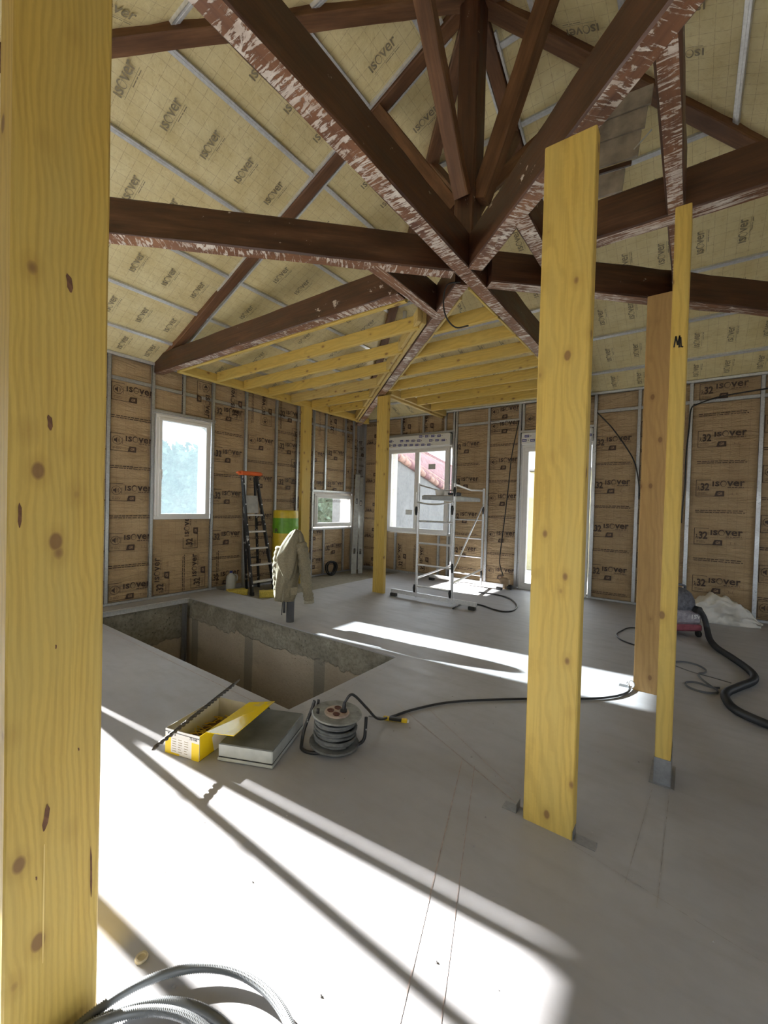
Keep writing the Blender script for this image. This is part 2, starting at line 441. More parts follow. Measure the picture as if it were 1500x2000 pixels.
def link(name, me, parent=None, loc=None, matrix=None, **tags):
    o = bpy.data.objects.new(name, me); COL.objects.link(o)
    if parent: o.parent = parent
    if matrix is not None: o.matrix_local = matrix
    elif loc is not None: o.location = loc
    for k, v in tags.items():
        if v is not None: o[k] = v
    return o
def thing(name, label, cat, loc=(0, 0, 0), rz=0.0, group=None):
    o = link(name, None, None, None, label=label, category=cat, group=group)
    o.location = loc; o.rotation_euler = (0, 0, rz); return o
def struct(name, mb, mats, parent=None, smooth=False, label=None):
    o = mb.build(name, mats, parent, smooth)
    if not parent: o['kind'] = 'structure'
    if label: o['label'] = label
    return o
def frame(ex, ey, ez, o):
    M = Matrix.Identity(4)
    for i in range(3): M[i][0], M[i][1], M[i][2], M[i][3] = ex[i], ey[i], ez[i], o[i]
    return M
def curve_pts(pts, n=8, closed=False):
    """Catmull-Rom through the points"""
    P = [Vector(p) for p in pts]; k = len(P); out = []
    for i in range(k if closed else k - 1):
        p0 = P[(i - 1) % k] if (closed or i > 0) else P[0] * 2 - P[1]
        p1, p2 = P[i % k], P[(i + 1) % k]
        p3 = P[(i + 2) % k] if (closed or i < k - 2) else P[-1] * 2 - P[-2]
        for j in range(n):
            t = j / n
            out.append(.5 * ((2 * p1) + (p2 - p0) * t + (2 * p0 - 5 * p1 + 4 * p2 - p3) * t * t + (3 * p1 - p0 - 3 * p2 + p3) * t ** 3))
    if not closed: out.append(P[-1])
    return out

_LUM = {}
def lumber_mesh(name, L, w, h, mats, seed=0, bev=.006, rough=.0015, segs=None):
    """a sawn timber along local X (0..L), width along Y, height along Z"""
    rnd = random.Random(seed); segs = segs or max(2, int(L / .25)); mb = MB()
    prof = [(-w / 2 + bev, -h / 2), (w / 2 - bev, -h / 2), (w / 2, -h / 2 + bev), (w / 2, h / 2 - bev), (w / 2 - bev, h / 2), (-w / 2 + bev, h / 2), (-w / 2, h / 2 - bev), (-w / 2, -h / 2 + bev)]
    vs = []
    for i in range(segs + 1):
        x = L * i / segs
        for (a, b) in prof: vs.append((x, a + rnd.uniform(-rough, rough), b + rnd.uniform(-rough, rough)))
    fs = []; mi = []
    for i in range(segs):
        for j in range(8):
            fs.append((i * 8 + j, i * 8 + (j + 1) % 8, (i + 1) * 8 + (j + 1) % 8, (i + 1) * 8 + j)); mi.append(1 if j == 0 else 0)
    fs.append(tuple(reversed(range(8)))); mi.append(0); fs.append(tuple(segs * 8 + j for j in range(8))); mi.append(0)
    mb.v = vs; mb.f = fs; mb.m = mi
    return mb.mesh(name, mats if isinstance(mats, (list, tuple)) else [mats])
def lumber(name, p0, p1, w, h, mats, parent=None, up=(0, 0, 1), seed=None, bev=.006, rough=.0015, **tags):
    p0, p1 = Vector(p0), Vector(p1); ex = (p1 - p0).normalized(); up = Vector(up)
    ey = up.cross(ex).normalized(); ez = ex.cross(ey).normalized()
    me = lumber_mesh(name, (p1 - p0).length, w, h, mats, seed if seed is not None else int(abs(p0.x * 131 + p0.y * 57 + p0.z * 17) * 10) % 9999, bev, rough)
    return link(name, me, parent, matrix=frame(ex, ey, ez, p0), **tags)

def text_mesh(s, size, bold=0.0, shear=0.0, align='LEFT', res=2):
    cu_ = bpy.data.curves.new('t', 'FONT'); cu_.body = s; cu_.size = size; cu_.offset = bold; cu_.shear = shear; cu_.resolution_u = res; cu_.align_x = align
    cu_.fill_mode = 'FRONT'
    ob = bpy.data.objects.new('t', cu_); me = bpy.data.meshes.new_from_object(ob)
    v = [tuple(p.co) for p in me.vertices]; f = [tuple(p.vertices) for p in me.polygons]
    bpy.data.objects.remove(ob); bpy.data.curves.remove(cu_); bpy.data.meshes.remove(me)
    return v, f
def add_text(mb, s, x, y, w, h, bold=0.0, shear=0.0, mi=0, z=0.0, res=2):
    """text stretched into the box x..x+w, y..y+h"""
    v, f = text_mesh(s, 1.0, bold, shear, res=res)
    x0 = min(p[0] for p in v); x1 = max(p[0] for p in v); y0 = min(p[1] for p in v); y1 = max(p[1] for p in v)
    mb.add([(x + (p[0] - x0) / (x1 - x0) * w, y + (p[1] - y0) / (y1 - y0) * h, z) for p in v], f, mi)
def rect(mb, x, y, w, h, mi=0, z=0.0): mb.add([(x, y, z), (x + w, y, z), (x + w, y + h, z), (x, y + h, z)], [(0, 1, 2, 3)], mi)
def flat(mb, name, mats):
    mb.keep = True
    return mb.mesh(name, mats)

# ------------------------------------------------------------------ printed marks
def logo(mb, x, y, w, h, mi=0, z=0.0, bold=.022):
    """the wordmark: small i s, a thin swoosh O, then v e r"""
    xh = h * .78
    add_text(mb, '\u0131', x, y, w * .045, xh, bold, 0, mi, z)
    add_text(mb, 's', x + w * .085, y, w * .14, xh, bold, 0, mi, z)
    cx, cy = x + w * .345, y + h * .42; n = 22; vs = []; fs = []
    for i in range(n + 1):
        a = .55 + 2 * PI * i / n * .985; th = .10 + .22 * (0.5 - 0.5 * math.cos(a + 1.0))
        for k in (1, 1 - th): vs.append((cx + math.cos(a) * w * .100 * k, cy + math.sin(a) * h * .47 * k, z))
    for i in range(n): fs.append((2 * i, 2 * i + 2, 2 * i + 3, 2 * i + 1))
    mb.add(vs, fs, mi)
    add_text(mb, 'v', x + w * .455, y, w * .20, xh, bold, 0, mi, z)
    add_text(mb, 'e', x + w * .655, y, w * .18, xh, bold, 0, mi, z)
    add_text(mb, 'r', x + w * .865, y, w * .135, xh, bold, 0, mi, z)
def scribble(mb, x, y, w, h, mi, rnd, z=0.0):
    """a line of print too small to read: a row of word-long dashes"""
    p = x
    while p < x + w:
        l = rnd.uniform(.018, .06); l = min(l, x + w - p); rect(mb, p, y + rnd.uniform(-.001, .001), l, h, mi, z); p += l + rnd.uniform(.006, .012)
def wall_print(kind):
    mb = MB(); rnd = random.Random(3)
    rect(mb, 0, .240, .175, .007); rect(mb, 0, 0, .007, .245); rect(mb, 0, 0, .24, .007)
    mb.add([(.222, 0, 0), (.335, 0, 0), (.335, .078, 0), (.246, .078, 0), (.236, .06, 0)], [(0, 1, 2, 3, 4)])
    if kind == 'lambda':
        add_text(mb, '32', .056, .085, .105, .112, .035); add_text(mb, '\u03bb', .020, .085, .032, .066, .03)
    else:
        n = 28; cx, cy, R0, R1 = .085, .150, .062, .056; vs = []
        for i in range(n):
            a = 2 * PI * i / n; vs += [(cx + R0 * math.cos(a), cy + R0 * math.sin(a), 0), (cx + R1 * math.cos(a), cy + R1 * math.sin(a), 0)]
        mb.add(vs, [(2 * i, (2 * i + 2) % (2 * n), (2 * i + 3) % (2 * n), 2 * i + 1) for i in range(n) if i not in (0, 27)])
        mb.add([(.045, .135, 0), (.062, .135, 0), (.086, .108, 0), (.086, .192, 0), (.062, .165, 0), (.045, .165, 0)], [(0, 1, 2, 3, 4, 5)])
        for R in (.020, .034):
            vs = []
            for i in range(9):
                a = -1.0 + 2.0 * i / 8
                for k in (R, R - .006): vs.append((.092 + k * math.cos(a) * .8, .150 + k * 1.2 * math.sin(a), 0))
            mb.add(vs, [(2 * i, 2 * i + 2, 2 * i + 3, 2 * i + 1) for i in range(8)])
        rect(mb, .150, .105, .006, .085)
    for k in range(2): scribble(mb, .03, .030 + .020 * k, .11, .008, 2, rnd)
    logo(mb, .195, .148, .365, .094)
    scribble(mb, .37, .126, .18, .009, 0, rnd); rect(mb, .19, .108, .37, .003, 2)
    rect(mb, .40, .022, .10, .003, 2)
    for q in (.425, .47): rect(mb, q, .028, .012, .003, 2); rect(mb, q, .028, .004, .026, 2); rect(mb, q, .052, .012, .003, 2)
    scribble(mb, .0, -.215, .56, .011, 0, rnd); scribble(mb, .005, -.242, .57, .011, 0, rnd)
    add_text(mb, 'GR', .258, .020, .055, .040, .03, .25, 1, .0015)
    return flat(mb, 'print', ['ink_brown', 'kraft_light', 'ink_faded'])
PRINT_L = wall_print('lambda'); PRINT_S = wall_print('speaker')
# ------------------------------------------------------------------ floor, pit
PX0, PX1, PY0, PY1 = -6.20, -2.31, 2.05, 3.42      # stair pit
LX1, LY0, ZL = -5.24, 4.08, -0.07                  # bare strip left without screed
mb = MB()
LP = .09       # thin lip of screed around the pit, over the raw slab edge
for x0, x1, y0, y1 in ((XL - .15, XR + .3, YF - .3, PY0 - LP), (PX1 + LP, XR + .3, PY0 - LP, PY1 + LP), (XL - .15, PX0 - LP, PY0 - LP, PY1 + LP), (XL - .15, XR + .3, PY1 + LP, LY0), (LX1, XR + .3, LY0, YB + .35)):
    mb.box(x0, x1, y0, y1, -.25, 0)
for x0, x1, y0, y1 in ((PX0 - LP, PX1 + LP, PY0 - LP, PY0), (PX0 - LP, PX1 + LP, PY1, PY1 + LP), (PX0 - LP, PX0, PY0, PY1), (PX1, PX1 + LP, PY0, PY1)):
    mb.box(x0, x1, y0, y1, -.014, 0)
floor = struct('floor', mb, 'screed')
mb = MB(); mb.box(XL - .15, LX1, LY0, YB + .35, -.25, ZL); struct('floor_bare_strip', mb, 'bare_slab')
def chalk(p0, p1, w=.004, mat='chalk_red'):
    p0, p1 = Vector((*p0, .0012)), Vector((*p1, .0012)); d = (p1 - p0).normalized(); s = Vector((-d.y, d.x, 0)) * w / 2
    q = MB(); q.add([p0 - s, p1 - s, p1 + s, p0 + s], [(0, 1, 2, 3)]); q.keep = True
    q.build('chalk_line', mat, floor)
chalk((-1.05, 2.28), (-.55, .75)); chalk((-.97, 2.28), (-.42, .75), .003); chalk((-1.75, 2.62), (-.62, 2.10)); chalk((-1.6, 2.75), (-.61, 2.16), .003)
chalk((-.125, 2.72), (-.17, 1.95), .003, 'chalk_grey'); chalk((-.05, 2.76), (-.06, 1.9), .003, 'chalk_grey')
chalk((-6.1, 1.98), (-2.3, 1.965), .006, 'chalk_red'); chalk((-.38, 2.02), (.6, 1.82), .003, 'chalk_grey'); chalk((-2.24, 3.3), (-2.2, 1.9), .004, 'chalk_grey')
def rough_wall(name, o, eu, ev, lu, lv, n, amp, mats, split=.30):
    """a pit wall: grid in the plane (o, eu, ev) displaced along n; above split the raw slab edge, below plaster"""
    o, eu, ev, n = Vector(o), Vector(eu), Vector(ev), Vector(n); nu, nv = max(4, int(lu / .045)), max(4, int(lv / .045)); q = MB(); vs = []; fs = []
    for j in range(nv + 1):
        for i in range(nu + 1):
            u, v = lu * i / nu, lv * j / nv; p = o + eu * u - ev * v
            edge = split + .05 * noise.noise((u * 2.3, 0, 7)) + .03 * noise.noise((u * 9, 3, 1))
            k = 1.0 if v < edge else .25
            d = amp * k * (noise.noise(p * 2.2) * .5 + noise.noise(p * 7) * .4 + noise.noise(p * 19) * .25)
            hole = noise.noise(p * 3.1 + Vector((5, 1, 2)))
            if hole > .42 and v < split + .5: d -= amp * 2.6 * min(1, (hole - .42) * 8)
            d = min(-.002, d - amp * (.55 if v < edge else .2))
            if j == 0 or i in (0, nu): d = -.002
            vs.append(p + n * d)
    for j in range(nv):
        for i in range(nu):
            a = j * (nu + 1) + i; fs.append((a, a + 1, a + nu + 2, a + nu + 1))
            v = lv * (j + .5) / nv; u = lu * (i + .5) / nu
            edge = split + .05 * noise.noise((u * 2.3, 0, 7)) + .03 * noise.noise((u * 9, 3, 1))
            q.m.append(0 if v < edge or (.62 < (u / lu) % 1 < .67) else 1)
    q.v = vs; q.f = fs
    return struct(name, q, mats, None, True)
PD = 2.6
rough_wall('wall_pit_back', (PX0, PY1, 0), (1, 0, 0), (0, 0, 1), PX1 - PX0, PD, (0, -1, 0), .018, ['pit_wall', 'pit_wall'])
rough_wall('wall_pit_left', (PX0, PY0, 0), (0, 1, 0), (0, 0, 1), PY1 - PY0, PD, (1, 0, 0), .035, ['pit_wall_deep', 'pit_wall_deep'], .62)
rough_wall('wall_pit_front', (PX0, PY0, 0), (1, 0, 0), (0, 0, 1), PX1 - PX0, PD, (0, 1, 0), .02, ['pit_wall', 'pit_wall'])
rough_wall('wall_pit_right', (PX1, PY0, 0), (0, 1, 0), (0, 0, 1), PY1 - PY0, PD, (-1, 0, 0), .02, ['pit_wall', 'pit_wall'])
mb = MB(); mb.box(PX0 - .35, PX1 + .35, PY0 - .35, PY1 + .35, -PD - .1, -PD); struct('floor_pit', mb, 'bare_slab')
mb = MB()      # the ground the pit is dug into
for x0, x1, y0, y1 in ((PX0 - .35, PX1 + .35, PY0 - .35, PY0 - LP), (PX0 - .35, PX1 + .35, PY1 + LP, PY1 + .35), (PX0 - .35, PX0 - LP, PY0 - LP, PY1 + LP), (PX1 + LP, PX1 + .35, PY0 - LP, PY1 + LP)): mb.box(x0, x1, y0, y1, -PD, -.25)
struct('wall_pit_foundation', mb, 'bare_slab')

# ------------------------------------------------------------------ masonry with openings
def masonry(name, axis, a0, a1, s0, s1, z0, z1, holes):
    """wall slab between a0..a1 on the given axis, running s0..s1, with rectangular holes (s0,s1,z0,z1)"""
    ss = sorted({s0, s1, *[h[0] for h in holes], *[h[1] for h in holes]}); zs = sorted({z0, z1, *[h[2] for h in holes], *[h[3] for h in holes]})
    q = MB()
    for i in range(len(ss) - 1):
        for j in range(len(zs) - 1):
            cs, cz = (ss[i] + ss[i + 1]) / 2, (zs[j] + zs[j + 1]) / 2
            if any(h[0] < cs < h[1] and h[2] < cz < h[3] for h in holes): continue
            if axis == 0: q.box(a0, a1, ss[i], ss[i + 1], zs[j], zs[j + 1])
            else: q.box(ss[i], ss[i + 1], a0, a1, zs[j], zs[j + 1])
    return struct(name, q, 'masonry')
H_LEFT = [(-.62, .90, 0, 2.72), (3.04, 3.90, 1.20, 2.76), (6.33, 7.53, 1.0, 1.69)]
H_BACK = [(-5.67, -4.12, .92, 2.76), (-2.58, -1.43, 0, 2.67)]
H_RIGHT = [(.6, 1.9, .9, 2.4), (4.9, 6.3, .9, 2.4)]
H_FRONT = [(-4.6, -3.2, .9, 2.6), (.3, 1.9, 0, 2.5)]
wall_left = masonry('wall_left', 0, XL - .36, XL - .14, YF - .36, YB + .36, -.25, ZE + .05, H_LEFT)
wall_back = masonry('wall_back', 1, YB + .14, YB + .36, XL - .36, XR + .36, -.25, ZE + .05, H_BACK)
wall_right = masonry('wall_right', 0, XR + .14, XR + .36, YF - .36, YB + .36, -.25, ZE + .05, H_RIGHT)
wall_front = masonry('wall_front', 1, YF - .36, YF - .14, XL - .36, XR + .36, -.25, ZE + .05, H_FRONT)

# ------------------------------------------------------------------ insulation batts, studs and rails of the walls
class Wall:
    def __init__(self, root, o, eu, n): self.root, self.o, self.eu, self.n = root, Vector(o), Vector(eu), Vector(n)
    def P(self, s, z, d=0.0): return self.o + self.eu * s + Vector((0, 0, z)) + self.n * d
    def M(self, s, z, d=0.0, rot=0.0):
        ez = self.n; c, sn = math.cos(rot), math.sin(rot); up = Vector((0, 0, 1))
        return frame(self.eu * c + up * sn, self.eu * -sn + up * c, ez, self.P(s, z, d))
WL = Wall(wall_left, (XL, 0, 0), (0, 1, 0), (1, 0, 0))
WBK = Wall(wall_back, (0, YB, 0), (1, 0, 0), (0, -1, 0))
WRT = Wall(wall_right, (XR, 0, 0), (0, -1, 0), (-1, 0, 0))
WFT = Wall(wall_front, (0, YF, 0), (-1, 0, 0), (0, 1, 0))
def batt(w, s0, s1, z0, z1, rotate=False, d=-.030, res=.04):
    nu, nv = max(2, int((s1 - s0) / res)), max(2, int((z1 - z0) / res)); q = MB(); q.uv = []; q.keep = True
    sd = Vector((s0 * 7.1, z0 * 3.3, 1.7))
    for j in range(nv + 1):
        for i in range(nu + 1):
            s, z = s0 + (s1 - s0) * i / nu, z0 + (z1 - z0) * j / nv
            eu_ = min(i, nu - i) / nu * (s1 - s0); ev_ = min(j, nv - j) / nv * (z1 - z0)
            k = min(1, min(eu_, ev_) / .08)
            dd = d - .016 * (1 - k) ** 2 + .006 * k * noise.noise(Vector((s * 3, z * 8, 0)) + sd) + .004 * k * noise.noise(Vector((s * 6, z * 19, 2)) + sd)
            q.v.append(tuple(w.P(s, z, dd))); q.uv.append((z, s) if rotate else (s, z))
    for j in range(nv):
        for i in range(nu):
            a = j * (nu + 1) + i; q.f.append((a, a + 1, a + nu + 2, a + nu + 1)); q.m.append(0)
    o = q.build('insulation_batt', 'kraft', w.root, True)
    # the glass wool behind the paper
    return o
def prints(w, b, kind, s, tops, rot=0.0, d=-.004, clip=None):
    for t in tops:
        if clip and not (clip[0] <= t - .245 and t <= clip[1]): continue
        o = link('print', PRINT_S if kind == 'speaker' else PRINT_L, b); o.matrix_local = w.M(s, t - .245, d)
def print_at(w, b, kind, s, z, rot, d=-.004):
    o = link('print', PRINT_S if kind == 'speaker' else PRINT_L, b); o.matrix_local = w.M(s, z, d, rot)
def stud(w, s, z0, z1, width=.048, d=0.0, name='stud', depth=.036, mat='galv'):
    """C profile, lips to the front"""
    q = MB(); t = .0035; L = z1 - z0
    for a0, a1, b0, b1 in ((-width / 2, width / 2, -t, 0), (-width / 2, -width / 2 + t, -depth, 0), (width / 2 - t, width / 2, -depth, 0), (-.006, .006, -t, .0022)):
        q.box(a0, a1, 0, L, b0, b1)
    o = q.build(name, mat, w.root); o.matrix_local = w.M(s, z0, d); return o
def rail(w, s0, s1, z, h=.045, d=0.0, name='rail', depth=.03, mat='galv'):
    q = MB(); t = .0035; L = s1 - s0
    for a0, a1, b0, b1 in ((-h / 2, h / 2, -t, 0), (-h / 2, -h / 2 + t, -depth, 0), (h / 2 - t, h / 2, -depth, 0), (-.005, .005, -t, .002)):
        q.box(0, L, a0, a1, b0, b1)
    o = q.build(name, mat, w.root); o.matrix_local = w.M(s0, z, d); return o
R90 = PI / 2
ZR = 3.165      # horizontal rail near the top of the walls
TOPZ = ZE - .03
# left wall ---------------------------------------------------------------
b = batt(WL, 1.22, 1.79, .03, TOPZ); prints(WL, b, 'lambda', 1.22, [2.75, 2.04, 1.33, .62])
b = batt(WL, 1.79, 2.40, .03, TOPZ); prints(WL, b, 'lambda', 1.82, [2.9, 2.2, 1.5, .8])
b = batt(WL, 2.40, 2.985, .03, TOPZ); prints(WL, b, 'speaker', 2.425, [3.10, 2.40, 1.70, 1.0, .30]); print_at(WL, b, 'speaker', 2.425, 3.455, 0) if 0 else None
b = batt(WL, 2.985, 3.955, .03, .62); print_at(WL, b, 'lambda', 3.27, .05, R90); print_at(WL, b, 'lambda', 3.86, .07, R90)
b = batt(WL, 2.985, 3.955, .60, 1.19, d=-.018); print_at(WL, b, 'lambda', 3.72, .72, R90)
b = batt(WL, 2.985, 3.955, 2.80, TOPZ); print_at(WL, b, 'speaker', 3.66, 3.42, -R90)
b = batt(WL, 3.955, 4.60, .03, ZR); prints(WL, b, 'lambda', 3.955, [3.115, 2.40, 1.69, .99, .30])
b = batt(WL, 3.955, 4.60, ZR, TOPZ); print_at(WL, b, 'lambda', 4.50, 2.92, R90)
b = batt(WL, 4.60, 5.28, .03, ZR); prints(WL, b, 'speaker', 4.64, [2.70, 2.0, 1.30, .60])
b = batt(WL, 4.60, 5.28, ZR, TOPZ); print_at(WL, b, 'speaker', 5.15, 2.92, R90)
b = batt(WL, 5.28, 5.82, .03, TOPZ); prints(WL, b, 'lambda', 5.31, [3.33, 2.70, 2.0, 1.30, .60])
b = batt(WL, 5.82, 6.27, .03, ZR); prints(WL, b, 'lambda', 5.66, [2.98, 2.36, 1.65, .95, .35])
b = batt(WL, 5.82, 6.27, ZR, TOPZ); print_at(WL, b, 'lambda', 6.2, 2.95, R90)
b = batt(WL, 6.27, 7.56, 1.78, 3.10); prints(WL, b, 'lambda', 6.02, [2.62, 2.0]); prints(WL, b, 'lambda', 6.66, [2.72, 2.02]); prints(WL, b, 'speaker', 7.31, [3.05, 2.35])
b = batt(WL, 6.27, 7.56, 3.10, TOPZ); print_at(WL, b, 'lambda', 6.95, 3.05, R90); print_at(WL, b, 'speaker', 7.5, 3.0, R90)
b = batt(WL, 6.27, 7.56, -.04, .95); prints(WL, b, 'lambda', 6.04, [.95, .34]); prints(WL, b, 'lambda', 6.66, [.62])
b = batt(WL, 7.56, 7.80, -.04, TOPZ); prints(WL, b, 'lambda', 7.6, [2.9, 2.2, 1.5, .8])
for s in (1.22, 1.79, 2.40, 2.985, 3.955): stud(WL, s, .03, TOPZ)
for s in (4.60, 5.28, 5.82, 6.27): stud(WL, s, ZL + .03, TOPZ)
for s in (7.56, 7.72): stud(WL, s, ZL + .03, TOPZ)
for s in (6.63, 7.27): stud(WL, s, 1.80, TOPZ); stud(WL, s, ZL + .03, .93)
stud(WL, 3.45, 2.83, TOPZ, name='short_stud')
for a, c in ((1.24, 1.77), (1.81, 2.38), (2.42, 2.965), (3.01, 3.93), (3.98, 4.58), (4.62, 5.26), (5.30, 5.80), (5.84, 6.25), (6.29, 7.54)): rail(WL, a, c, ZR, .05, -.012)
rail(WL, 2.96, 3.985, 2.812, .048, .012, 'window_header'); rail(WL, 6.25, 7.58, 1.765, .045, .01, 'window_header'); rail(WL, 6.25, 7.58, .945, .04, .01, 'window_sill_rail')
rail(WL, 1.0, 4.06, .018, .036, .012, 'floor_track'); rail(WL, 4.12, 7.84, ZL + .018, .036, .006, 'floor_track'); rail(WL, -1.6, 7.84, ZE - .012, .04, .012, 'ceiling_track', mat='galv_plain')
# back wall ---------------------------------------------------------------
b = batt(WBK, -6.42, -5.72, .0, TOPZ)
for t in (3.16, 2.25, 1.55, .95, .25): print_at(WBK, b, 'lambda', -5.78, t, PI)
b = batt(WBK, -5.72, -4.06, 3.07, TOPZ); print_at(WBK, b, 'lambda', -5.10, 2.98, R90); print_at(WBK, b, 'lambda', -4.52, 2.95, R90)
b = batt(WBK, -5.72, -4.06, .03, .88); print_at(WBK, b, 'lambda', -5.13, .08, R90); print_at(WBK, b, 'lambda', -4.55, .06, R90)
b = batt(WBK, -4.02, -3.27, .03, 3.20); prints(WBK, b, 'lambda', -4.02, [2.84, 2.13, 1.42, .72])
b = batt(WBK, -4.02, -3.27, 3.20, TOPZ)
b = batt(WBK, -3.27, -2.66, .03, 3.20); prints(WBK, b, 'speaker', -3.24, [3.19, 2.49, 1.79, 1.08, .37])
b = batt(WBK, -3.27, -2.66, 3.20, TOPZ); print_at(WBK, b, 'speaker', -3.24, 3.225, 0)
b = batt(WBK, -2.62, -1.40, 2.95, TOPZ); print_at(WBK, b, 'speaker', -2.55, 3.02, 0)
b = batt(WBK, -1.37, -.73, .03, 3.17); prints(WBK, b, 'lambda', -1.385, [2.76, 2.04, 1.31, .59])
b = batt(WBK, -1.37, -.73, 3.17, TOPZ)
b = batt(WBK, -.73, -.06, .03, TOPZ); prints(WBK, b, 'lambda', -.70, [2.95, 2.25, 1.55, .85])
b = batt(WBK, -.06, .75, .03, 3.17); prints(WBK, b, 'lambda', .035, [2.735, 2.005, 1.285, .575])
b = batt(WBK, -.06, .75, 3.17, TOPZ); print_at(WBK, b, 'lambda', .035, 3.195, 0)
for s0 in (.75, 1.35, 1.95, 2.55):
    b = batt(WBK, s0, s0 + .6, .03, TOPZ, res=.08); prints(WBK, b, 'speaker' if s0 < 1 else 'lambda', s0 + .03, [2.9, 2.2, 1.5, .8, .30] if s0 < 1 else [2.7, 2.0, 1.3, .6])
for s in (-6.40, -4.03, -3.97, -3.27, -2.66, -1.37, -.73, -.06, .75, 1.35, 1.95, 2.55, 3.15): stud(WBK, s, .03, TOPZ)
for s in (-5.34, -4.77, -4.23): stud(WBK, s, 3.09, TOPZ, name='short_stud')
for s in (-5.43, -4.32, -4.10): stud(WBK, s, .03, .88, name='short_stud', d=.01)
stud(WBK, -5.73, .03, TOPZ); stud(WBK, -2.60, .03, TOPZ, d=-.02); stud(WBK, -2.03, 2.96, TOPZ, name='short_stud')
for a, c in ((-3.95, -3.29), (-3.25, -2.68), (-1.35, -.75), (-.71, -.08), (-.04, .73), (.77, 1.33), (1.37, 1.93)): rail(WBK, a, c, 3.18, .05, -.012)
rail(WBK, -5.75, -4.0, 3.075, .04, .02, 'window_header'); rail(WBK, -2.64, -1.37, 2.945, .04, .01, 'window_header')
rail(WBK, -6.4, -2.62, .018, .036, .012, 'floor_track'); rail(WBK, -1.40, 3.4, .018, .036, .012, 'floor_track'); rail(WBK, -6.42, 3.4, ZE - .012, .04, .012, 'ceiling_track', mat='galv_plain')
# the two walls behind the camera: same build, plain bays
for w, lo, hi, holes in ((WRT, -YB, -YF, [(-1.9, -.6, .9, 2.4), (-6.3, -4.9, .9, 2.4)]), (WFT, -XR, -XL, [(3.2, 4.6, .9, 2.6), (-1.9, -.3, 0, 2.5)])):
    cuts = sorted({lo, hi, *[h[0] for h in holes], *[h[1] for h in holes]})
    for a, c in zip(cuts, cuts[1:]):
        hs = [h for h in holes if h[0] <= (a + c) / 2 <= h[1]]
        n = max(1, round((c - a) / .6)); st = (c - a) / n
        for i in range(n):
            if not hs: b = batt(w, a + i * st, a + (i + 1) * st, .03, TOPZ, res=.12); prints(w, b, 'lambda', a + i * st + .02, [2.7, 2.0, 1.3, .6]) if st > .5 else None
            else:
                batt(w, a + i * st, a + (i + 1) * st, hs[0][3], TOPZ, res=.12)
                if hs[0][2] > .1: batt(w, a + i * st, a + (i + 1) * st, .03, hs[0][2], res=.12)
            if not hs or i == 0: stud(w, a + i * st, .03, TOPZ)

# ------------------------------------------------------------------ windows and doors
def pvc_window(name, w, s0, s1, z0, z1, sashes=1, glass='glass', d=0.0, fr=.055, sash=.05, depth=.07, handle=None, label=None):
    root = link(name, None, None, None, kind='structure', label=label)
    root.location = w.P(s0, z0, d)
    def B(q, a0, a1, b0, b1, c0, c1, bev=.006):
        k = len(q.v); q.bbox(a0, a1, b0, b1, c0, c1, bev); q.xform(w.M(s0, z0, d), k)
    Wd, Hd = s1 - s0, z1 - z0
    def ring(nm, a0, a1, b0, b1, t, c0, c1, par):
        q = MB(); B(q, a0, a1, b0, b0 + t, c0, c1); B(q, a0, a1, b1 - t, b1, c0, c1); B(q, a0, a0 + t, b0 + t, b1 - t, c0, c1); B(q, a1 - t, a1, b0 + t, b1 - t, c0, c1)
        for i, p in enumerate(q.v): q.v[i] = tuple(Vector(p) - root.location)
        return q.build(nm, 'pvc_white', par)
    ring('window_frame', 0, Wd, 0, Hd, fr, -depth, 0, root)
    for k in range(sashes):
        a0 = fr * .75 + (Wd - 1.5 * fr) * k / sashes; a1 = fr * .75 + (Wd - 1.5 * fr) * (k + 1) / sashes
        sh = ring('sash', a0, a1, fr * .75, Hd - fr * .75, sash, -depth * .8, .012, root)
        q = MB(); B(q, a0 + sash * .9, a1 - sash * .9, fr * .75 + sash * .9, Hd - fr * .75 - sash * .9, -.036, -.030, .001)
        for i, p in enumerate(q.v): q.v[i] = tuple(Vector(p) - root.location)
        pane = q.build('pane', glass, sh)
        if handle is not None and k == handle[0]:
            hx = a0 + sash * .5 if handle[1] < 0 else a1 - sash * .5; q = MB()
            B(q, hx - .013, hx + .013, Hd * .47 - .035, Hd * .47 + .035, .010, .022); B(q, hx - .010, hx + .010, Hd * .47 - .02, Hd * .47 + .01, .022, .05); B(q, hx - .010, hx + .010, Hd * .47 - .13, Hd * .47 + .01, .045, .06)
            for i, p in enumerate(q.v): q.v[i] = tuple(Vector(p) - root.location)
            q.build('handle', 'pvc_white', sh)
    return root
w1 = pvc_window('window_1', WL, 3.03, 3.91, 1.19, 2.77, 1, 'frost', .012, .05, .05, handle=(0, -1), label='tall white window with frosted pane in the left wall')
w2 = pvc_window('window_2', WL, 6.32, 7.54, .99, 1.70, 1, 'glass', .012, .05, .05, label='small low white window beside the yellow post')
w3 = pvc_window('window_3', WBK, -5.68, -4.11, .91, 2.77, 2, 'glass', .012, .055, .055, handle=(1, -1), label='two-sash white window under the printed shutter box')
w4 = pvc_window('door_1', WBK, -2.59, -1.42, .0, 2.68, 2, 'glass', .012, .06, .075, handle=(1, -1), label='white glazed double door behind the wide yellow post')
w5 = pvc_window('door_2', WL, -.62, .90, .0, 2.72, 2, 'glass', .0, .05, .05, label='white glazed double door in the left wall by the front corner')
w6 = pvc_window('window_4', WRT, -1.9, -.6, .9, 2.4, 2, 'glass', .0, label='two-sash window in the right wall beside the front corner')
w7 = pvc_window('window_5', WRT, -6.3, -4.9, .9, 2.4, 2, 'glass', .0, label='window in the right wall')
w8 = pvc_window('window_6', WFT, -1.9, -.3, .0, 2.5, 2, 'glass', .0, label='glazed double door in the front wall')
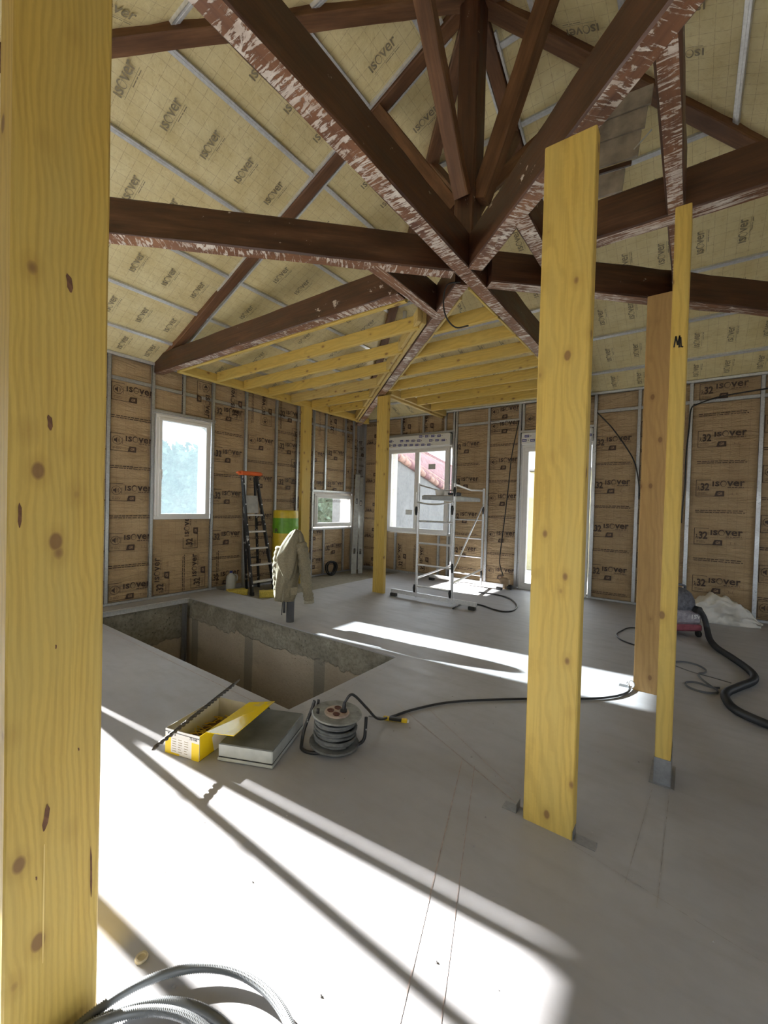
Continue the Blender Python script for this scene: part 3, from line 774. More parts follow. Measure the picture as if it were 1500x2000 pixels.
w9 = pvc_window('window_7', WFT, 3.2, 4.6, .9, 2.6, 2, 'glass', .0, label='window in the front wall')
# outer sills and reveals are the masonry itself; stickers on the two panes
q = MB(); q.box(0, .17, 0, .11, 0, .001); q.box(.015, .155, .065, .075, .001, .0015, 1); q.box(.015, .13, .045, .053, .001, .0015, 1); q.box(.015, .14, .025, .033, .001, .0015, 1)
plain('tray_grey2', (.62, .63, .62), .6)
stick = q.mesh('sticker', ['tray_grey2', 'foam_white'])
for k, (s, z) in enumerate(((-5.18, 1.30), (-4.62, 2.30))):
    o = link('pane_sticker', stick, w3); o.matrix_local = Matrix.Translation(-Vector(w3.location)) @ WBK.M(s, z, -.012)
# roller shutter boxes, white foam printed with blue blocks
def shutter_box(s0, s1, z0, z1, rows, label):
    t = thing('shutter_box', label, 'shutter box', tuple(WBK.P(s0, z0, .0)))
    q = MB(); q.bbox(0, s1 - s0, -.055, .10, 0, z1 - z0, .02); o = q.build('body', 'foam_white', t)
    p = MB(); L = s1 - s0; H = z1 - z0; rnd = random.Random(5)
    for r in range(3):
        x = .02 + r * .045
        while x < L - .07:
            if (int(x * 9 + r * 2)) % 7 != 3:
                y = H * (.10 + .34 * r) + (x / L - .5) * -.07
                if .012 < y < H - .05: rect(p, x, y, .085, .045, 0); rect(p, x + .108, y + .010, .012, .022, 1); rect(p, x + .010, y + .017, .065, .010, 2, .0006)
            x += .15
    k = p.build('print', ['blue_ink', 'dark_grey', 'foam_white'], o, kind='stuff'); k.matrix_local = frame(Vector((1, 0, 0)), Vector((0, 0, 1)), Vector((0, -1, 0)), Vector((0, -.0565, 0)))
    return t
shutter_box(-5.70, -4.10, 2.78, 3.05, 3, 'white foam shutter box with blue print above two-sash window')
shutter_box(-2.61, -1.40, 2.69, 2.92, 3, 'white foam shutter box with blue print above glazed double door')

# ------------------------------------------------------------------ daylight portals in the openings (guide the sky light, give off none)
def portal(w, s0, s1, z0, z1):
    L = bpy.data.lights.new('daylight_portal', 'AREA'); L.shape = 'RECTANGLE'; L.size = s1 - s0; L.size_y = z1 - z0; L.cycles.is_portal = True
    o = bpy.data.objects.new('daylight_portal', L); COL.objects.link(o)
    c = w.P((s0 + s1) / 2, (z0 + z1) / 2, -.40); o.matrix_world = frame(w.eu, Vector((0, 0, 1)), w.n * 1.0, c) @ Matrix.Rotation(PI, 4, 'Y')
for w, hs in ((WL, H_LEFT), (WBK, H_BACK), (WRT, [(-1.9, -.6, .9, 2.4), (-6.3, -4.9, .9, 2.4)]), (WFT, [(3.2, 4.6, .9, 2.6), (-1.9, -.3, 0, 2.5)])):
    for h in hs: portal(w, *h)
# ------------------------------------------------------------------ ceiling: four slopes of insulation between metal rails
mb = MB()
e = .30; up = .16
cor = [(XL - e, YF - e), (XR + e, YF - e), (XR + e, YB + e), (XL - e, YB + e)]
ap = (KX, KY, ZA + up)
for i in range(4):
    a, c = cor[i], cor[(i + 1) % 4]; za = ZE + up - e * .42
    mb.add([(a[0], a[1], za), (c[0], c[1], za), ap, (a[0], a[1], za + .03), (c[0], c[1], za + .03), (ap[0], ap[1], ap[2] + .03)], [(0, 1, 2), (3, 5, 4), (0, 3, 4, 1)])
ceiling = struct('ceiling', mb, 'old_wood')
class Slope:
    def __init__(self, o, e_, n, s0, s1, sk, D): self.o, self.e, self.n, self.s0, self.s1, self.sk, self.D = Vector(o), Vector(e_), Vector(n), s0, s1, sk, D; self.m = (ZA - ZE) / D
    def P(self, d, s, off=0.0):
        nn = (self.n * self.m - Vector((0, 0, 1))).normalized()       # towards the room
        return self.o + self.n * d + self.e * s + Vector((0, 0, ZE + self.m * d)) + nn * off
    def lim(self, d): t = d / self.D; return self.s0 + (self.sk - self.s0) * t, self.s1 - (self.s1 - self.sk) * t
    def axes(self):
        u = (self.n + Vector((0, 0, self.m))).normalized(); nn = (self.n * self.m - Vector((0, 0, 1))).normalized()
        return u, nn.cross(u), nn
SL = Slope((XL, 0, 0), (0, 1, 0), (1, 0, 0), YF, YB, KY, KX - XL)
SB = Slope((0, YB, 0), (1, 0, 0), (0, -1, 0), XL, XR, KX, YB - KY)
SR = Slope((XR, 0, 0), (0, 1, 0), (-1, 0, 0), YF, YB, KY, XR - KX)
SF = Slope((0, YF, 0), (1, 0, 0), (0, 1, 0), XL, XR, KX, KY - YF)
ROOFPRINT = MB(); logo(ROOFPRINT, -.138, -.012, .276, .078, 0, 0, .008)
rr_ = random.Random(2); rect(ROOFPRINT, -.13, -.035, .27, .0025); scribble(ROOFPRINT, -.01, -.052, .15, .006, 0, rr_)
def strips(S, ds):
    u, v, nn = S.axes(); cuts = [0.0] + ds + [S.D - .02]; k = math.sqrt(1 + S.m ** 2)
    for a, c in zip(cuts, cuts[1:]):
        for half in (0, 1):
            la, lc = S.lim(a), S.lim(c)
            A = (la[0], S.sk) if half == 0 else (S.sk, la[1]); C_ = (lc[0], S.sk) if half == 0 else (S.sk, lc[1])
            nu = max(2, int((c - a) / .10)); nv = max(2, int((A[1] - A[0]) / .14)); q = MB(); q.uv = []; q.keep = True
            for i in range(nu + 1):
                t = i / nu; d = a + (c - a) * t; x0 = A[0] + (C_[0] - A[0]) * t; x1 = A[1] + (C_[1] - A[1]) * t
                for j in range(nv + 1):
                    s = x0 + (x1 - x0) * j / nv; ed = min(1, min(t, 1 - t) * (c - a) / .10)
                    off = -.012 + .012 * ed + .007 * ed * noise.noise((d * 5, s * 5, a * 3 + half))
                    q.v.append(tuple(S.P(d, s, off))); q.uv.append((s, d * k))
            flip = v.dot(S.e) > 0
            for i in range(nu):
                for j in range(nv):
                    z = i * (nv + 1) + j; f = (z, z + 1, z + nv + 2, z + nv + 1); q.f.append(f if flip is False else tuple(reversed(f))); q.m.append(0)
            p = q.build('insulation_panel', 'membrane', ceiling, True)
            mid = (a + c) / 2; lm = S.lim(mid); lo, hi = (lm[0], S.sk) if half == 0 else (S.sk, lm[1])
            if c - a < .40: continue
            pm = MB(); s = math.ceil((lo + .28) / .355) * .355
            while s < hi - .22:
                M = frame(u, v, nn, S.P(mid - .0, s, .0125)); pm.add([tuple(M @ Vector(w)) for w in ROOFPRINT.v], ROOFPRINT.f); s += .355
            if pm.v: pm.keep = True; pm.build('print', 'ink_grey', p)
    for d in ds:
        l = S.lim(d); q = MB(); t = .003; h = .045; M = frame(S.e, u, S.e.cross(u), S.P(d, l[0], .0)); L = l[1] - l[0]
        sg = 1 if S.e.cross(u).dot(nn) > 0 else -1
        for a0, a1, b0, b1 in ((-h / 2, h / 2, .016, .020), (-h / 2, -h / 2 + t, -.012, .020), (h / 2 - t, h / 2, -.012, .020), (-.004, .004, .020, .0225)):
            q.box(0, L, a0, a1, min(b0 * sg, b1 * sg), max(b0 * sg, b1 * sg))
        q.xform(M); q.build('ceiling_rail', 'galv_plain', ceiling)
strips(SL, [.47, 1.10, 1.79, 2.51, 3.23, 3.95, 4.55])
strips(SB, [.46, 1.15, 1.84, 2.50, 3.18, 3.86, 4.42])
strips(SR, [.47, 1.10, 1.79, 2.51, 3.23, 3.95, 4.55])
strips(SF, [.46, 1.15, 1.84, 2.50, 3.18, 3.86, 4.42])

# ------------------------------------------------------------------ old brown roof timbers
OW = ['old_wood', 'old_wood_flaked']
def old_beam(p0, p1, label, w=.13, z0=ZB, z1=ZT, name='tie_beam', seed=None, group=None):
    h = z1 - z0; zc = (z0 + z1) / 2
    return lumber(name, (*p0, zc), (*p1, zc), w, h, OW, seed=seed, bev=.010, rough=.004, label=label, category='beam', group=group)
c = KX
old_beam((c, KY), (c, YF + .0), 'old brown tie beam running from king post over the post with conduit coil')
old_beam((c, KY + .002), (c, YB - .0), 'old brown tie beam edging the yellow joists, from king post to back wall')
old_beam((-2.145, 3.10), (XL, 3.055), 'old brown tie beam above frosted window, yellow batten along its far side')
old_beam((-.885, 3.235), (XR, 3.20), 'old brown tie beam crossing the whitewashed trimmer towards the right wall')
def diag(sx, sy, d0, d1): return (KX + sx * d0, KY + sy * d0), (KX + sx * d1, KY + sy * d1)
a, b = (KX - .09, KY - .06), (XL + .15, YF + .12); old_beam(a, b, 'old brown hip beam with a stamped square mark crossing in front of ceiling panels')
a, b = (KX - .09, KY + .12), (XL + .03, YB - .20); old_beam(a, b, 'old brown hip beam with yellow side battens running to the room corner')
a, b = (KX + .09, KY + .24), (XR - .3, YB - .12); old_beam(a, b, 'old brown hip beam resting on the orange post, running to back wall')
a, b = (KX + .09, KY - .03), (XR - .1, -1.10); old_beam(a, b, 'reddish old hip beam with heavy flaking behind the widest yellow post')
old_beam((-2.08, 2.60), (-2.08, 3.63), 'short old brown trimmer with flaked underside between two hip beams', w=.115, name='trimmer_beam', z1=ZT - .01)
old_beam((-.945, 2.66), (-.945, 3.76), 'short whitish flaked trimmer half hidden by the widest yellow post', w=.12, name='trimmer_beam', z1=ZT - .01)
old_beam((-.14, 1.93), (-.14, 4.52), 'long whitewashed trimmer beam resting on the thin yellow post', w=.10, name='trimmer_beam', z0=ZB + .002, z1=ZT - .012)
# king post and struts
lumber('king_post', (KX, KY, ZT - .02), (KX, KY, ZA - .10), .17, .17, ['old_wood', 'old_wood'], up=(1, 0, 0), bev=.012, rough=.003, label='dark old king post rising from the crossing of beams', category='post')
def strut(dx, dy, d0, z0, d1, z1, label, w=.115, h=.10):
    L = math.hypot(dx, dy); dx, dy = dx / L, dy / L
    lumber('strut', (KX + dx * d0, KY + dy * d0, z0), (KX + dx * d1, KY + dy * d1, z1), w, h, ['old_wood_brown'] * 2, label=label, category='strut', bev=.008, rough=.003)
t = NT('old_wood_brown'); lw_ = t.noise(t.coord('Object', scale=(1.2, 6, 6), rand=True), 2.0, 4); fi = t.noise(t.coord('Object', scale=(3, 60, 60), rand=True), 1.0, 4)
cc = t.ramp(lw_, [(.25, (.095, .042, .019)), (.55, (.19, .088, .040)), (.8, (.27, .14, .065))]); cc = t.mix(t.ramp(fi, [(.4, 0), (.7, .4)]), cc, (.05, .02, .01)); t.set(Base_Color=cc, Roughness=.55); t.bump(fi, .3, .004); MAT['old_wood_brown'] = t.m
strut(0, -1, .10, 3.92, .98, 5.16, 'brown strut from king post foot leaning above the post with conduit coil')
strut(1, 0, .10, 3.90, .62, 5.27, 'brown strut from king post foot leaning to the right wall', .115, .135)
strut(0, 1, .10, 3.92, .98, 5.16, 'brown strut from king post foot leaning to the back wall')
strut(-1, 0, .10, 3.92, .95, 5.16, 'brown strut from king post foot leaning to the left wall')
strut(1, 1, .12, 4.02, 1.15, 5.10, 'dark strut from king post foot along the hip above the orange post', .10, .09)
strut(-1, 1, .12, 4.02, 1.15, 5.10, 'dark strut from king post foot along the hip to the room corner', .10, .09)
# rafters under the slopes
def rafter(p0, p1, label, w=.12, h=.16, drop=.06):
    p0, p1 = Vector(p0), Vector(p1); d = (p1 - p0).normalized(); s = d.cross(Vector((0, 0, 1))).normalized(); nn = s.cross(d).normalized()
    o = nn * (h / 2 - drop); o = -o if o.z < 0 else o
    lumber('rafter', p0 + o, p1 + o, w, h, ['old_wood_brown'] * 2, label=label, category='rafter', bev=.008, rough=.003)
rafter((XL + .02, 3.06, ZE + .01), (KX - .10, KY, ZA - .04), 'brown rafter over the frosted window tie beam')
rafter((KX, YB - .02, ZE + .01), (KX, KY + .10, ZA - .04), 'brown rafter from middle of back wall to apex')
rafter((XR - .02, 3.15, ZE + .01), (KX + .10, KY, ZA - .04), 'brown rafter from right wall to apex')
rafter((KX, YF + .02, ZE + .01), (KX, KY - .10, ZA - .04), 'brown rafter sloping above the post with conduit coil')
rafter((XL + .02, YB - .02, ZE + .01), (KX - .07, KY + .07, ZA - .02), 'dark hip rafter rising from corner behind yellow joists', .13, .20, .09)
rafter((XL + .02, YF + .02, ZE + .01), (KX - .07, KY - .07, ZA - .02), 'dark hip rafter rising from the corner beyond the post with conduit coil', .13, .20, .09)
rafter((XR - .02, YB - .02, ZE + .01), (KX + .07, KY + .07, ZA - .02), 'dark hip rafter above the orange post', .13, .20, .09)
rafter((XR - .02, YF + .02, ZE + .01), (KX + .07, KY - .07, ZA - .02), 'dark hip rafter above the flaked reddish beam', .13, .20, .09)
# grey edge rails where the panels meet the rafters
for S in (SL, SB, SR, SF):
    for sd in (-1, 1):
        p0 = S.P(.05, S.sk + sd * .078, .012); p1 = S.P(S.D - .25, S.sk + sd * .078, .012); q = MB(); q.bar(p0, p1, .018, .05, S.axes()[2]); q.build('edge_rail', 'galv_plain', ceiling)

# ------------------------------------------------------------------ yellow ceiling joists
JZ0, JZ1 = 3.36, 3.505; JC = (JZ0 + JZ1) / 2; JH = JZ1 - JZ0
def dline(y): return KX - .09 - (y - (KY + .12)) * ((KX - .09 - XL - .03) / (YB - .20 - KY - .12))   # x of the corner hip beam at y
ORD = ['first', 'second', 'third', 'fourth', 'fifth', 'sixth', 'seventh']; G1 = 'yellow joists left of the corner hip beam'; G2 = 'yellow joists right of the corner hip beam'
lumber('joist_batten', (-6.05, 3.155, JC - .03), (-2.16, 3.20, JC - .03), .045, .10, ['new_wood'] * 2, label='yellow batten fixed along the tie beam above frosted window', category='batten', rough=.001)
for k, y in enumerate((3.77, 4.26, 4.76, 5.28, 5.80, 6.32)):
    x1 = dline(y) - .16
    lumber('ceiling_joist', (-6.06, y, JC), (x1, y, JC), .05, JH, ['pale_wood' if k in (3,) else 'new_wood'] * 2, label=ORD[k] + ' yellow ceiling joist on the ledger, counted from frosted window tie beam', category='joist', group=G1, rough=.001)
for k, y in enumerate((3.98, 4.50, 5.04, 5.57, 6.09, 6.62, 7.14)):
    x0 = dline(y) + .13 if y < 6.0 else -4.15
    lumber('ceiling_joist', (x0, y, JC), (KX - .07, y, JC), .05, JH, ['new_wood', 'new_wood'], label=ORD[k] + ' yellow joist right of corner hip beam, counted from king post to back wall', category='joist', group=G2, rough=.001)
lumber('ledger_board', (-6.115, 3.17, JC - .01), (-6.115, 7.60, JC - .01), .10, JH - .02, ['new_wood'] * 2, label='long yellow ledger board along the left wall carrying joist ends', category='board', rough=.001)
n_ = Vector((1, 1.0 * (XL + .03 - KX + .09) / (-(YB - .20 - KY - .12)) * 0 + 1, 0)).normalized()
dv = Vector((XL + .03 - (KX - .09), YB - .20 - (KY + .12), 0)).normalized(); nv = Vector((-dv.y, dv.x, 0))
for off, lab in ((.095, 'yellow board nailed to the wall side of corner hip beam'), (.145, 'second yellow board doubling the wall side of corner hip beam')):
    p0 = Vector((KX - .09, KY + .12, 0)) + dv * .80 + nv * off; p1 = Vector((KX - .09, KY + .12, 0)) + dv * 6.15 + nv * off
    lumber('side_board', (p0.x, p0.y, JC + (.0 if off < .1 else .02)), (p1.x, p1.y, JC + (.0 if off < .1 else .02)), .045, JH, ['pale_wood'] * 2, label=lab, category='board', rough=.001)
p0 = Vector((KX - .09, KY + .12, 0)) + dv * .25 - nv * .082; p1 = Vector((KX - .09, KY + .12, 0)) + dv * 3.4 - nv * .082
lumber('side_board', (p0.x, p0.y, JC), (p1.x, p1.y, JC), .03, JH - .01, ['pale_wood'] * 2, label='thin yellow board on the room side of corner hip beam', category='board', rough=.001)
lumber('joist_batten', (KX - .085, 3.35, JC), (KX - .085, 7.6, JC), .03, JH - .03, ['new_wood'] * 2, label='yellow batten along the back tie beam carrying joist ends', category='batten', rough=.001)
for x, z, lab in ((-4.30, 0, 'yellow beam from deck post to back wall beside shutter box'), (-4.235, .022, 'second yellow beam doubling the one beside shutter box')):
    lumber('short_beam', (x, 5.86, JC + z), (x, YB - .03, JC + z), .062, JH - (.0 if z == 0 else .03), ['pale_wood'] * 2, label=lab, category='beam', rough=.001)
# ------------------------------------------------------------------ new posts
def post(name, x0, x1, y0, y1, z0, z1, mat, label, seed=1, sides=True):
    """timber post: mesh length along local X so the grain runs up"""
    w, d = x1 - x0, y1 - y0; root = thing(name, label, 'post', ((x0 + x1) / 2, (y0 + y1) / 2, z0))
    me = lumber_mesh('timber', z1 - z0, d, w, [mat, mat], seed, .005, .0008)
    o = link('timber', me, root); o.matrix_local = frame(Vector((0, 0, 1)), Vector((0, 1, 0)), Vector((-1, 0, 0)), Vector((0, 0, 0))); return root
def bracket(root, x, y, rz, w=.075, leg=.075, h=.09):
    q = MB(); q.bbox(-w / 2, w / 2, 0, leg, 0, .003, .001); q.bbox(-w / 2, w / 2, -.003, 0, 0, h, .001)
    for i in (-.02, .0, .02):
        for j in (.02, .045, .062): q.lathe([(.0035, .003), (.0035, .0035)], 8, (i, j, 0))
    o = q.build('bracket', 'galv_dark', root); o.location = (x, y, 0); o.rotation_euler = (0, 0, rz); return o
plain('bark', (.17, .085, .045), .9, 0, .4, 40); plain('card_yellow_pale', (.80, .62, .22), .6)
p = post('timber_post', -1.470, -1.352, .284, .496, 0, ZB, 'new_wood', 'yellow knotty post with grey conduit coil at its foot', 11)
for y, z, ln, wd, tl in ((.365, 1.691, .032, .009, .1), (.369, .651, .055, .010, -.12), (.307, 1.451, .05, .006, .0), (.403, 2.067, .038, .011, .15), (.475, .433, .12, .004, .02), (.385, 1.10, .010, .003, 0), (.44, .80, .008, .003, .2), (.35, .50, .009, .003, .1)):
    q = MB(); n = 10; c_, s_ = math.cos(tl), math.sin(tl)
    ln *= .62; wd *= .62
    pts = [(math.cos(2 * PI * i / n) * wd * (1 + .25 * math.sin(i * 2.3)), math.sin(2 * PI * i / n) * ln * (1 + .15 * math.cos(i * 1.7))) for i in range(n)]
    q.add([(0, u * c_ - v * s_, u * s_ + v * c_) for u, v in pts], [tuple(range(n))]); q.keep = True
    o = q.build('bark_pocket', 'bark', p); o.location = (.0602, y - .39, z)
q = MB(); q.add([(0, -.0012, -.16), (0, .0012, -.16), (0, .002, .0), (0, .0014, .16), (0, -.001, .16), (0, -.0016, .0)], [(0, 1, 2, 3, 4, 5)]); q.keep = True; o = q.build('check_crack', 'card_yellow_pale', p); o.location = (.0602, -.024, .42)
p = post('timber_post', -.615, -.39, 2.045, 2.12, 0, 3.205, 'new_wood', 'wide yellow post with knots, galvanised brackets at its foot', 12)
bracket(p, -.15, .0, PI / 2, .06, .07, .045); bracket(p, .115, -.01, -PI / 2, .06, .09, .045)
p = post('timber_post', -.125, -.05, 2.775, 3.0, .10, 3.16, 'new_wood', 'thin-edged yellow post with a handwritten black mark', 13)
q = MB(); q.bbox(-.040, .040, -.116, -.1125, -.10, .045, .001); q.bbox(-.040, .040, .1125, .116, -.10, .045, .001); q.bbox(.0375, .041, -.116, .116, -.10, .055, .001); q.bbox(-.041, -.0375, -.116, .116, -.10, .045, .001); q.bbox(-.06, .06, -.13, .13, -.10, -.096, .001)
for i in (-.02, 0, .02):
    for j in (-.07, -.03, .015): q.lathe([(.004, 0), (.004, .002)], 8, (i, -.118, j), axis='Y')
q.build('post_shoe', 'galv_dark', p)
q = MB()
for pts in (((-.020, -.03), (-.013, .03)), ((-.013, .03), (-.004, -.02)), ((-.004, -.02), (.004, .03)), ((.004, .03), (.003, -.035)), ((.008, .02), (.012, -.03)), ((.008, -.03), (.021, -.035))):
    (x0, z0), (x1, z1) = pts; dx, dz = x1 - x0, z1 - z0; L = math.hypot(dx, dz); nx, nz = -dz / L * .0035, dx / L * .0035
    q.add([(x0 + nx, 0, z0 + nz), (x1 + nx, 0, z1 + nz), (x1 - nx, 0, z1 - nz), (x0 - nx, 0, z0 - nz)], [(0, 1, 2, 3)])
q.keep = True; o = q.build('pen_mark', 'black_paint', p); o.location = (.0, -.1142, 2.33)
p = post('timber_post', -.355, -.13, 4.105, 4.18, 0, 3.29, 'orange_wood', 'orange-brown post standing behind the thin-edged yellow post', 14)
bracket(p, -.15, .0, PI / 2, .06, .07, .045)
q = MB(); q.tube([(-.125 + .022 * math.cos(a_), -.045, .045 + .030 * math.sin(a_)) for a_ in [2 * PI * i / 14 for i in range(14)]], .005, 6, closed=True); q.tube([(-.128, -.045, .02), (-.135, -.05, .004), (-.16, -.055, .004)], .005, 6); q.build('cable_clip', 'pvc_white', p, True)
post('timber_post', -4.40, -4.175, 5.72, 5.795, 0, 3.35, 'new_wood', 'yellow post in front of the two-sash window', 15)
post('timber_post', -6.165, -6.09, 5.60, 5.825, ZL, 3.36, 'new_wood', 'yellow post beside the small low window under the ledger board', 16)
# ------------------------------------------------------------------ materials of the loose things
plain('alu_dull', (.34, .35, .34), .55, .35, .2, 12)
plain('canvas', (.235, .205, .135), .85, 0, .18, 60, bump=.25)
plain('canvas_light', (.33, .30, .22), .85, 0, .15, 60, bump=.25)
plain('pipe_grey', (.085, .088, .095), .4, 0, .1)
plain('orange_plastic', (.75, .13, .02), .4)
plain('step_alu', (.62, .61, .60), .45, .5, .12, 30)
plain('tray_grey', (.40, .40, .38), .6, 0, .15, 15)
plain('wool_yellow', (.62, .50, .10), .95, 0, .2, 60, bump=.6)
plain('roll_yellow', (.62, .47, .03), .35, 0, .12, 14, bump=.2)
plain('roll_green', (.14, .36, .02), .35, 0, .15, 14, bump=.2)
plain('jug_plastic', (.42, .43, .41), .35)
plain('vac_red', (.30, .085, .11), .45, 0, .25, 20)
plain('vac_grey', (.34, .32, .36), .6, 0, .3, 25)
plain('vac_dark', (.11, .115, .14), .6, 0, .5, 30)
plain('bag_white', (.78, .76, .71), .55, 0, .06, 12, bump=.15)
plain('strap_grey', (.10, .105, .11), .5)
plain('hose_black', (.028, .030, .034), .5, 0, .35, 6)
plain('dusty_grey', (.115, .12, .118), .75, 0, .35, 22)
plain('reel_disc', (.25, .26, .25), .55, .2, .35, 18)
plain('reel_pale', (.42, .34, .29), .7, 0, .2, 30)
plain('socket_brown', (.10, .025, .015), .5)
plain('knife_yellow', (.72, .50, .02), .4)
plain('card_white', (.74, .74, .72), .6, 0, .04)
plain('card_yellow', (.82, .60, .01), .45, 0, .05)
plain('card_inside', (.52, .49, .40), .8)
plain('card_brown', (.16, .095, .05), .9)
plain('steel_dark', (.16, .15, .145), .38, .85, .35, 60)
plain('box_top', (.135, .145, .145), .5, .1, .25, 9)
plain('box_side', (.42, .45, .44), .5, .1, .12, 12)
plain('conduit_grey', (.20, .215, .225), .32, 0, .08)
plain('plank_grey', (.44, .39, .33), .8, 0, .35, 7, bump=.3)
plain('puck', (.55, .47, .30), .6)
plain('kraft_crumple', (.42, .31, .20), .8, 0, .2, 12)
plain('tile_red', (.17, .085, .088), .8, 0, .35, 5)
plain('tile_pink', (.27, .165, .135), .8, 0, .3, 5)
plain('leaf', (.075, .115, .075), .7, 0, .5, 6)
plain('gravel', (.34, .32, .29), .95, 0, .25, 6)
plain('cream_wall', (.36, .33, .20), .9)
plain('copper_wire', (.012, .012, .012), .5)

# ------------------------------------------------------------------ outside
mb = MB()
for x0, x1, y0, y1 in ((-60, XL - .36, -60, 60), (XR + .36, 60, -60, 60), (XL - .36, XR + .36, -60, YF - .36), (XL - .36, XR + .36, YB + .36, 60)): mb.box(x0, x1, y0, y1, -.50, -.30)
struct('ground_outside', mb, 'gravel')
E0, E1 = Vector((-9.3, 13.07, 3.49)), Vector((-10.1, 19.9, 2.09)); F0 = Vector((-11.0, 16.8, 4.46)); F1 = Vector((-12.3, 24.5, 3.98))
nb = thing('neighbour_house', 'neighbouring rendered house with red tiled roof beyond the two-sash window', 'house', (-9.3, 13, -.3)); O_ = Vector(nb.location)
def EL(t): return E0 + (E1 - E0) * t
def FL(t): return F0 + (F1 - F0) * t
q = MB(); a, b = EL(-.30), EL(1.6); n_ = Vector((-1.2, -.12, 0))
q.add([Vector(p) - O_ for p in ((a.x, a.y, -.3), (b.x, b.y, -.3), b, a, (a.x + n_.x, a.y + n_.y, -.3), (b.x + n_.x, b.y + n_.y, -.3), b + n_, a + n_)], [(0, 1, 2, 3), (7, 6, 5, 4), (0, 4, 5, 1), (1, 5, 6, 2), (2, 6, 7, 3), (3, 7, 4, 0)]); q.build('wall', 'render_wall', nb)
q = MB(); q.add([p - O_ for p in (EL(-.32), EL(1.62), FL(1.6), FL(-.4))] + [p - O_ - Vector((0, 0, .05)) for p in (EL(-.32), EL(1.62), FL(1.6), FL(-.4))], [(0, 1, 2, 3), (7, 6, 5, 4), (0, 4, 5, 1), (1, 5, 6, 2), (2, 6, 7, 3), (3, 7, 4, 0)]); q.build('roof', 'tile_red', nb)
for k in range(1, 15):
    u = k / 14.0; a = EL(-.32).lerp(FL(-.4), u); b = EL(1.62).lerp(FL(1.6), u); q = MB(); q.tube([a - O_, a.lerp(b, .5) - O_, b - O_], .075, 6); q.build('tile_row', 'tile_red' if k % 3 else 'tile_pink', nb, True)
for k in range(26):
    t = -.30 + k * .073; a, b = EL(t), EL(t + .085); q = MB(); q.tube([a - O_ + Vector((.05, -.02, .03)), b - O_ + Vector((.05, -.02, .0))], [.16, .12], 10); q.build('verge_tile', 'tile_pink' if k % 3 != 1 else 'tile_red', nb, True)
gw = thing('garden_wall', 'cream garden wall beyond the glazed double door', 'garden wall', (-1.5, 12.5, -.3)); q = MB(); q.bbox(-2.4, 4.5, 0, .25, 0, 2.9, .02); w_ = q.build('wall', 'cream_wall', gw); q = MB(); q.bbox(-2.45, 4.55, -.05, .30, 2.9, 2.98, .02); q.build('coping', 'render_wall', gw)
# a hedge outside the left wall
hd = thing('garden_hedge', 'green leafy hedge beyond the small low window', 'hedge', (-19.0, 10.0, -.3)); q = MB(); rnd = random.Random(4)
for i in range(9000):
    p = Vector((rnd.gauss(0, .6), rnd.uniform(-7, 20), rnd.uniform(0, 4.3))); d = Vector((rnd.gauss(0, 1), rnd.gauss(0, 1), rnd.gauss(0, 1))).normalized() * .20; e2 = d.orthogonal().normalized() * .10
    q.add([p - d, p + e2, p + d, p - e2], [(0, 1, 2, 3)])
q.keep = True; q.build('foliage', 'leaf', hd, kind='stuff')
q = MB(); q.bbox(-.4, .4, -7, 20, 0, 4.0, .3); q.build('stems', 'leaf', hd)

# ------------------------------------------------------------------ pit edge rails
q = MB(); q.box(0, .003, 0, 1.40, -.075, .0); q.box(0, .05, 0, 1.40, -.003, .0); tr = q.build('edge_track', 'galv_plain', None, loc=(PX0 + .002, 2.0, .0)); tr['label'] = 'galvanised angle along the pit edge under the frosted window'; tr['category'] = 'metal angle'
tr.location = (PX0 + .012, 2.03, -.002)
q = MB(); q.box(0, .05, 0, .003, -1.6, -.08); q.box(0, .003, -.05, .003, -1.6, -.08); o = q.build('corner_angle', 'galv_dark', None, loc=(PX0 + .035, PY1 - .055, 0)); o['label'] = 'vertical galvanised angle in the far corner of the pit'; o['category'] = 'metal angle'

# ------------------------------------------------------------------ jacket on a grey pipe
PC = Vector((-4.035, 3.565, 0))
t = thing('drain_pipe', 'dark grey pipe stub standing out of the floor under the jacket', 'pipe', tuple(PC)); q = MB()
q.lathe([(.050, 0), (.050, .42), (.056, .42), (.056, .50), (.050, .50), (.050, .98), (.040, .98), (.040, .3)], 20); q.build('pipe', 'pipe_grey', t, 40)
jk = thing('jacket', 'khaki hooded work jacket draped over the grey pipe stub', 'jacket', tuple(PC))
def jw(u, d, z): return RT * u + FW * d + Vector((0, 0, z))
def loft(name, rings, n, mat, parent, folds=7, amp=.05, seed=0, top=True):
    """rings: (z, u centre, depth centre, half width, half depth)"""
    q = MB(); vs = []
    R_ = []
    for i in range(len(rings) - 1):
        for k in range(4):
            s = k / 4; R_.append(tuple(a + (b - a) * s for a, b in zip(rings[i], rings[i + 1])))
    R_.append(rings[-1])
    for i, (z, uc, dc, a, b) in enumerate(R_):
        for j in range(n):
            th = 2 * PI * j / n; s = i / len(R_)
            f = 1 + amp * ((.55 - 1.3 * abs(math.sin(folds * .5 * th + 1.1 * math.sin(z * 4 + seed) + seed))) * .8 + noise.noise((math.cos(th) * 1.6 + seed, math.sin(th) * 1.6, z * 3.2)) * 1.3 + .5 * noise.noise((math.cos(th) * 4, math.sin(th) * 4 + seed, z * 9)))
            vs.append(jw(uc + a * f * math.cos(th), dc + b * f * math.sin(th), z + .012 * noise.noise((th * 2, seed, i))))
    k = len(R_); fs = [(i * n + j, i * n + (j + 1) % n, (i + 1) * n + (j + 1) % n, (i + 1) * n + j) for i in range(k - 1) for j in range(n)]
    if top: fs.append(tuple((k - 1) * n + j for j in range(n)))
    q.add(vs, fs); return q.build(name, mat, parent, True)
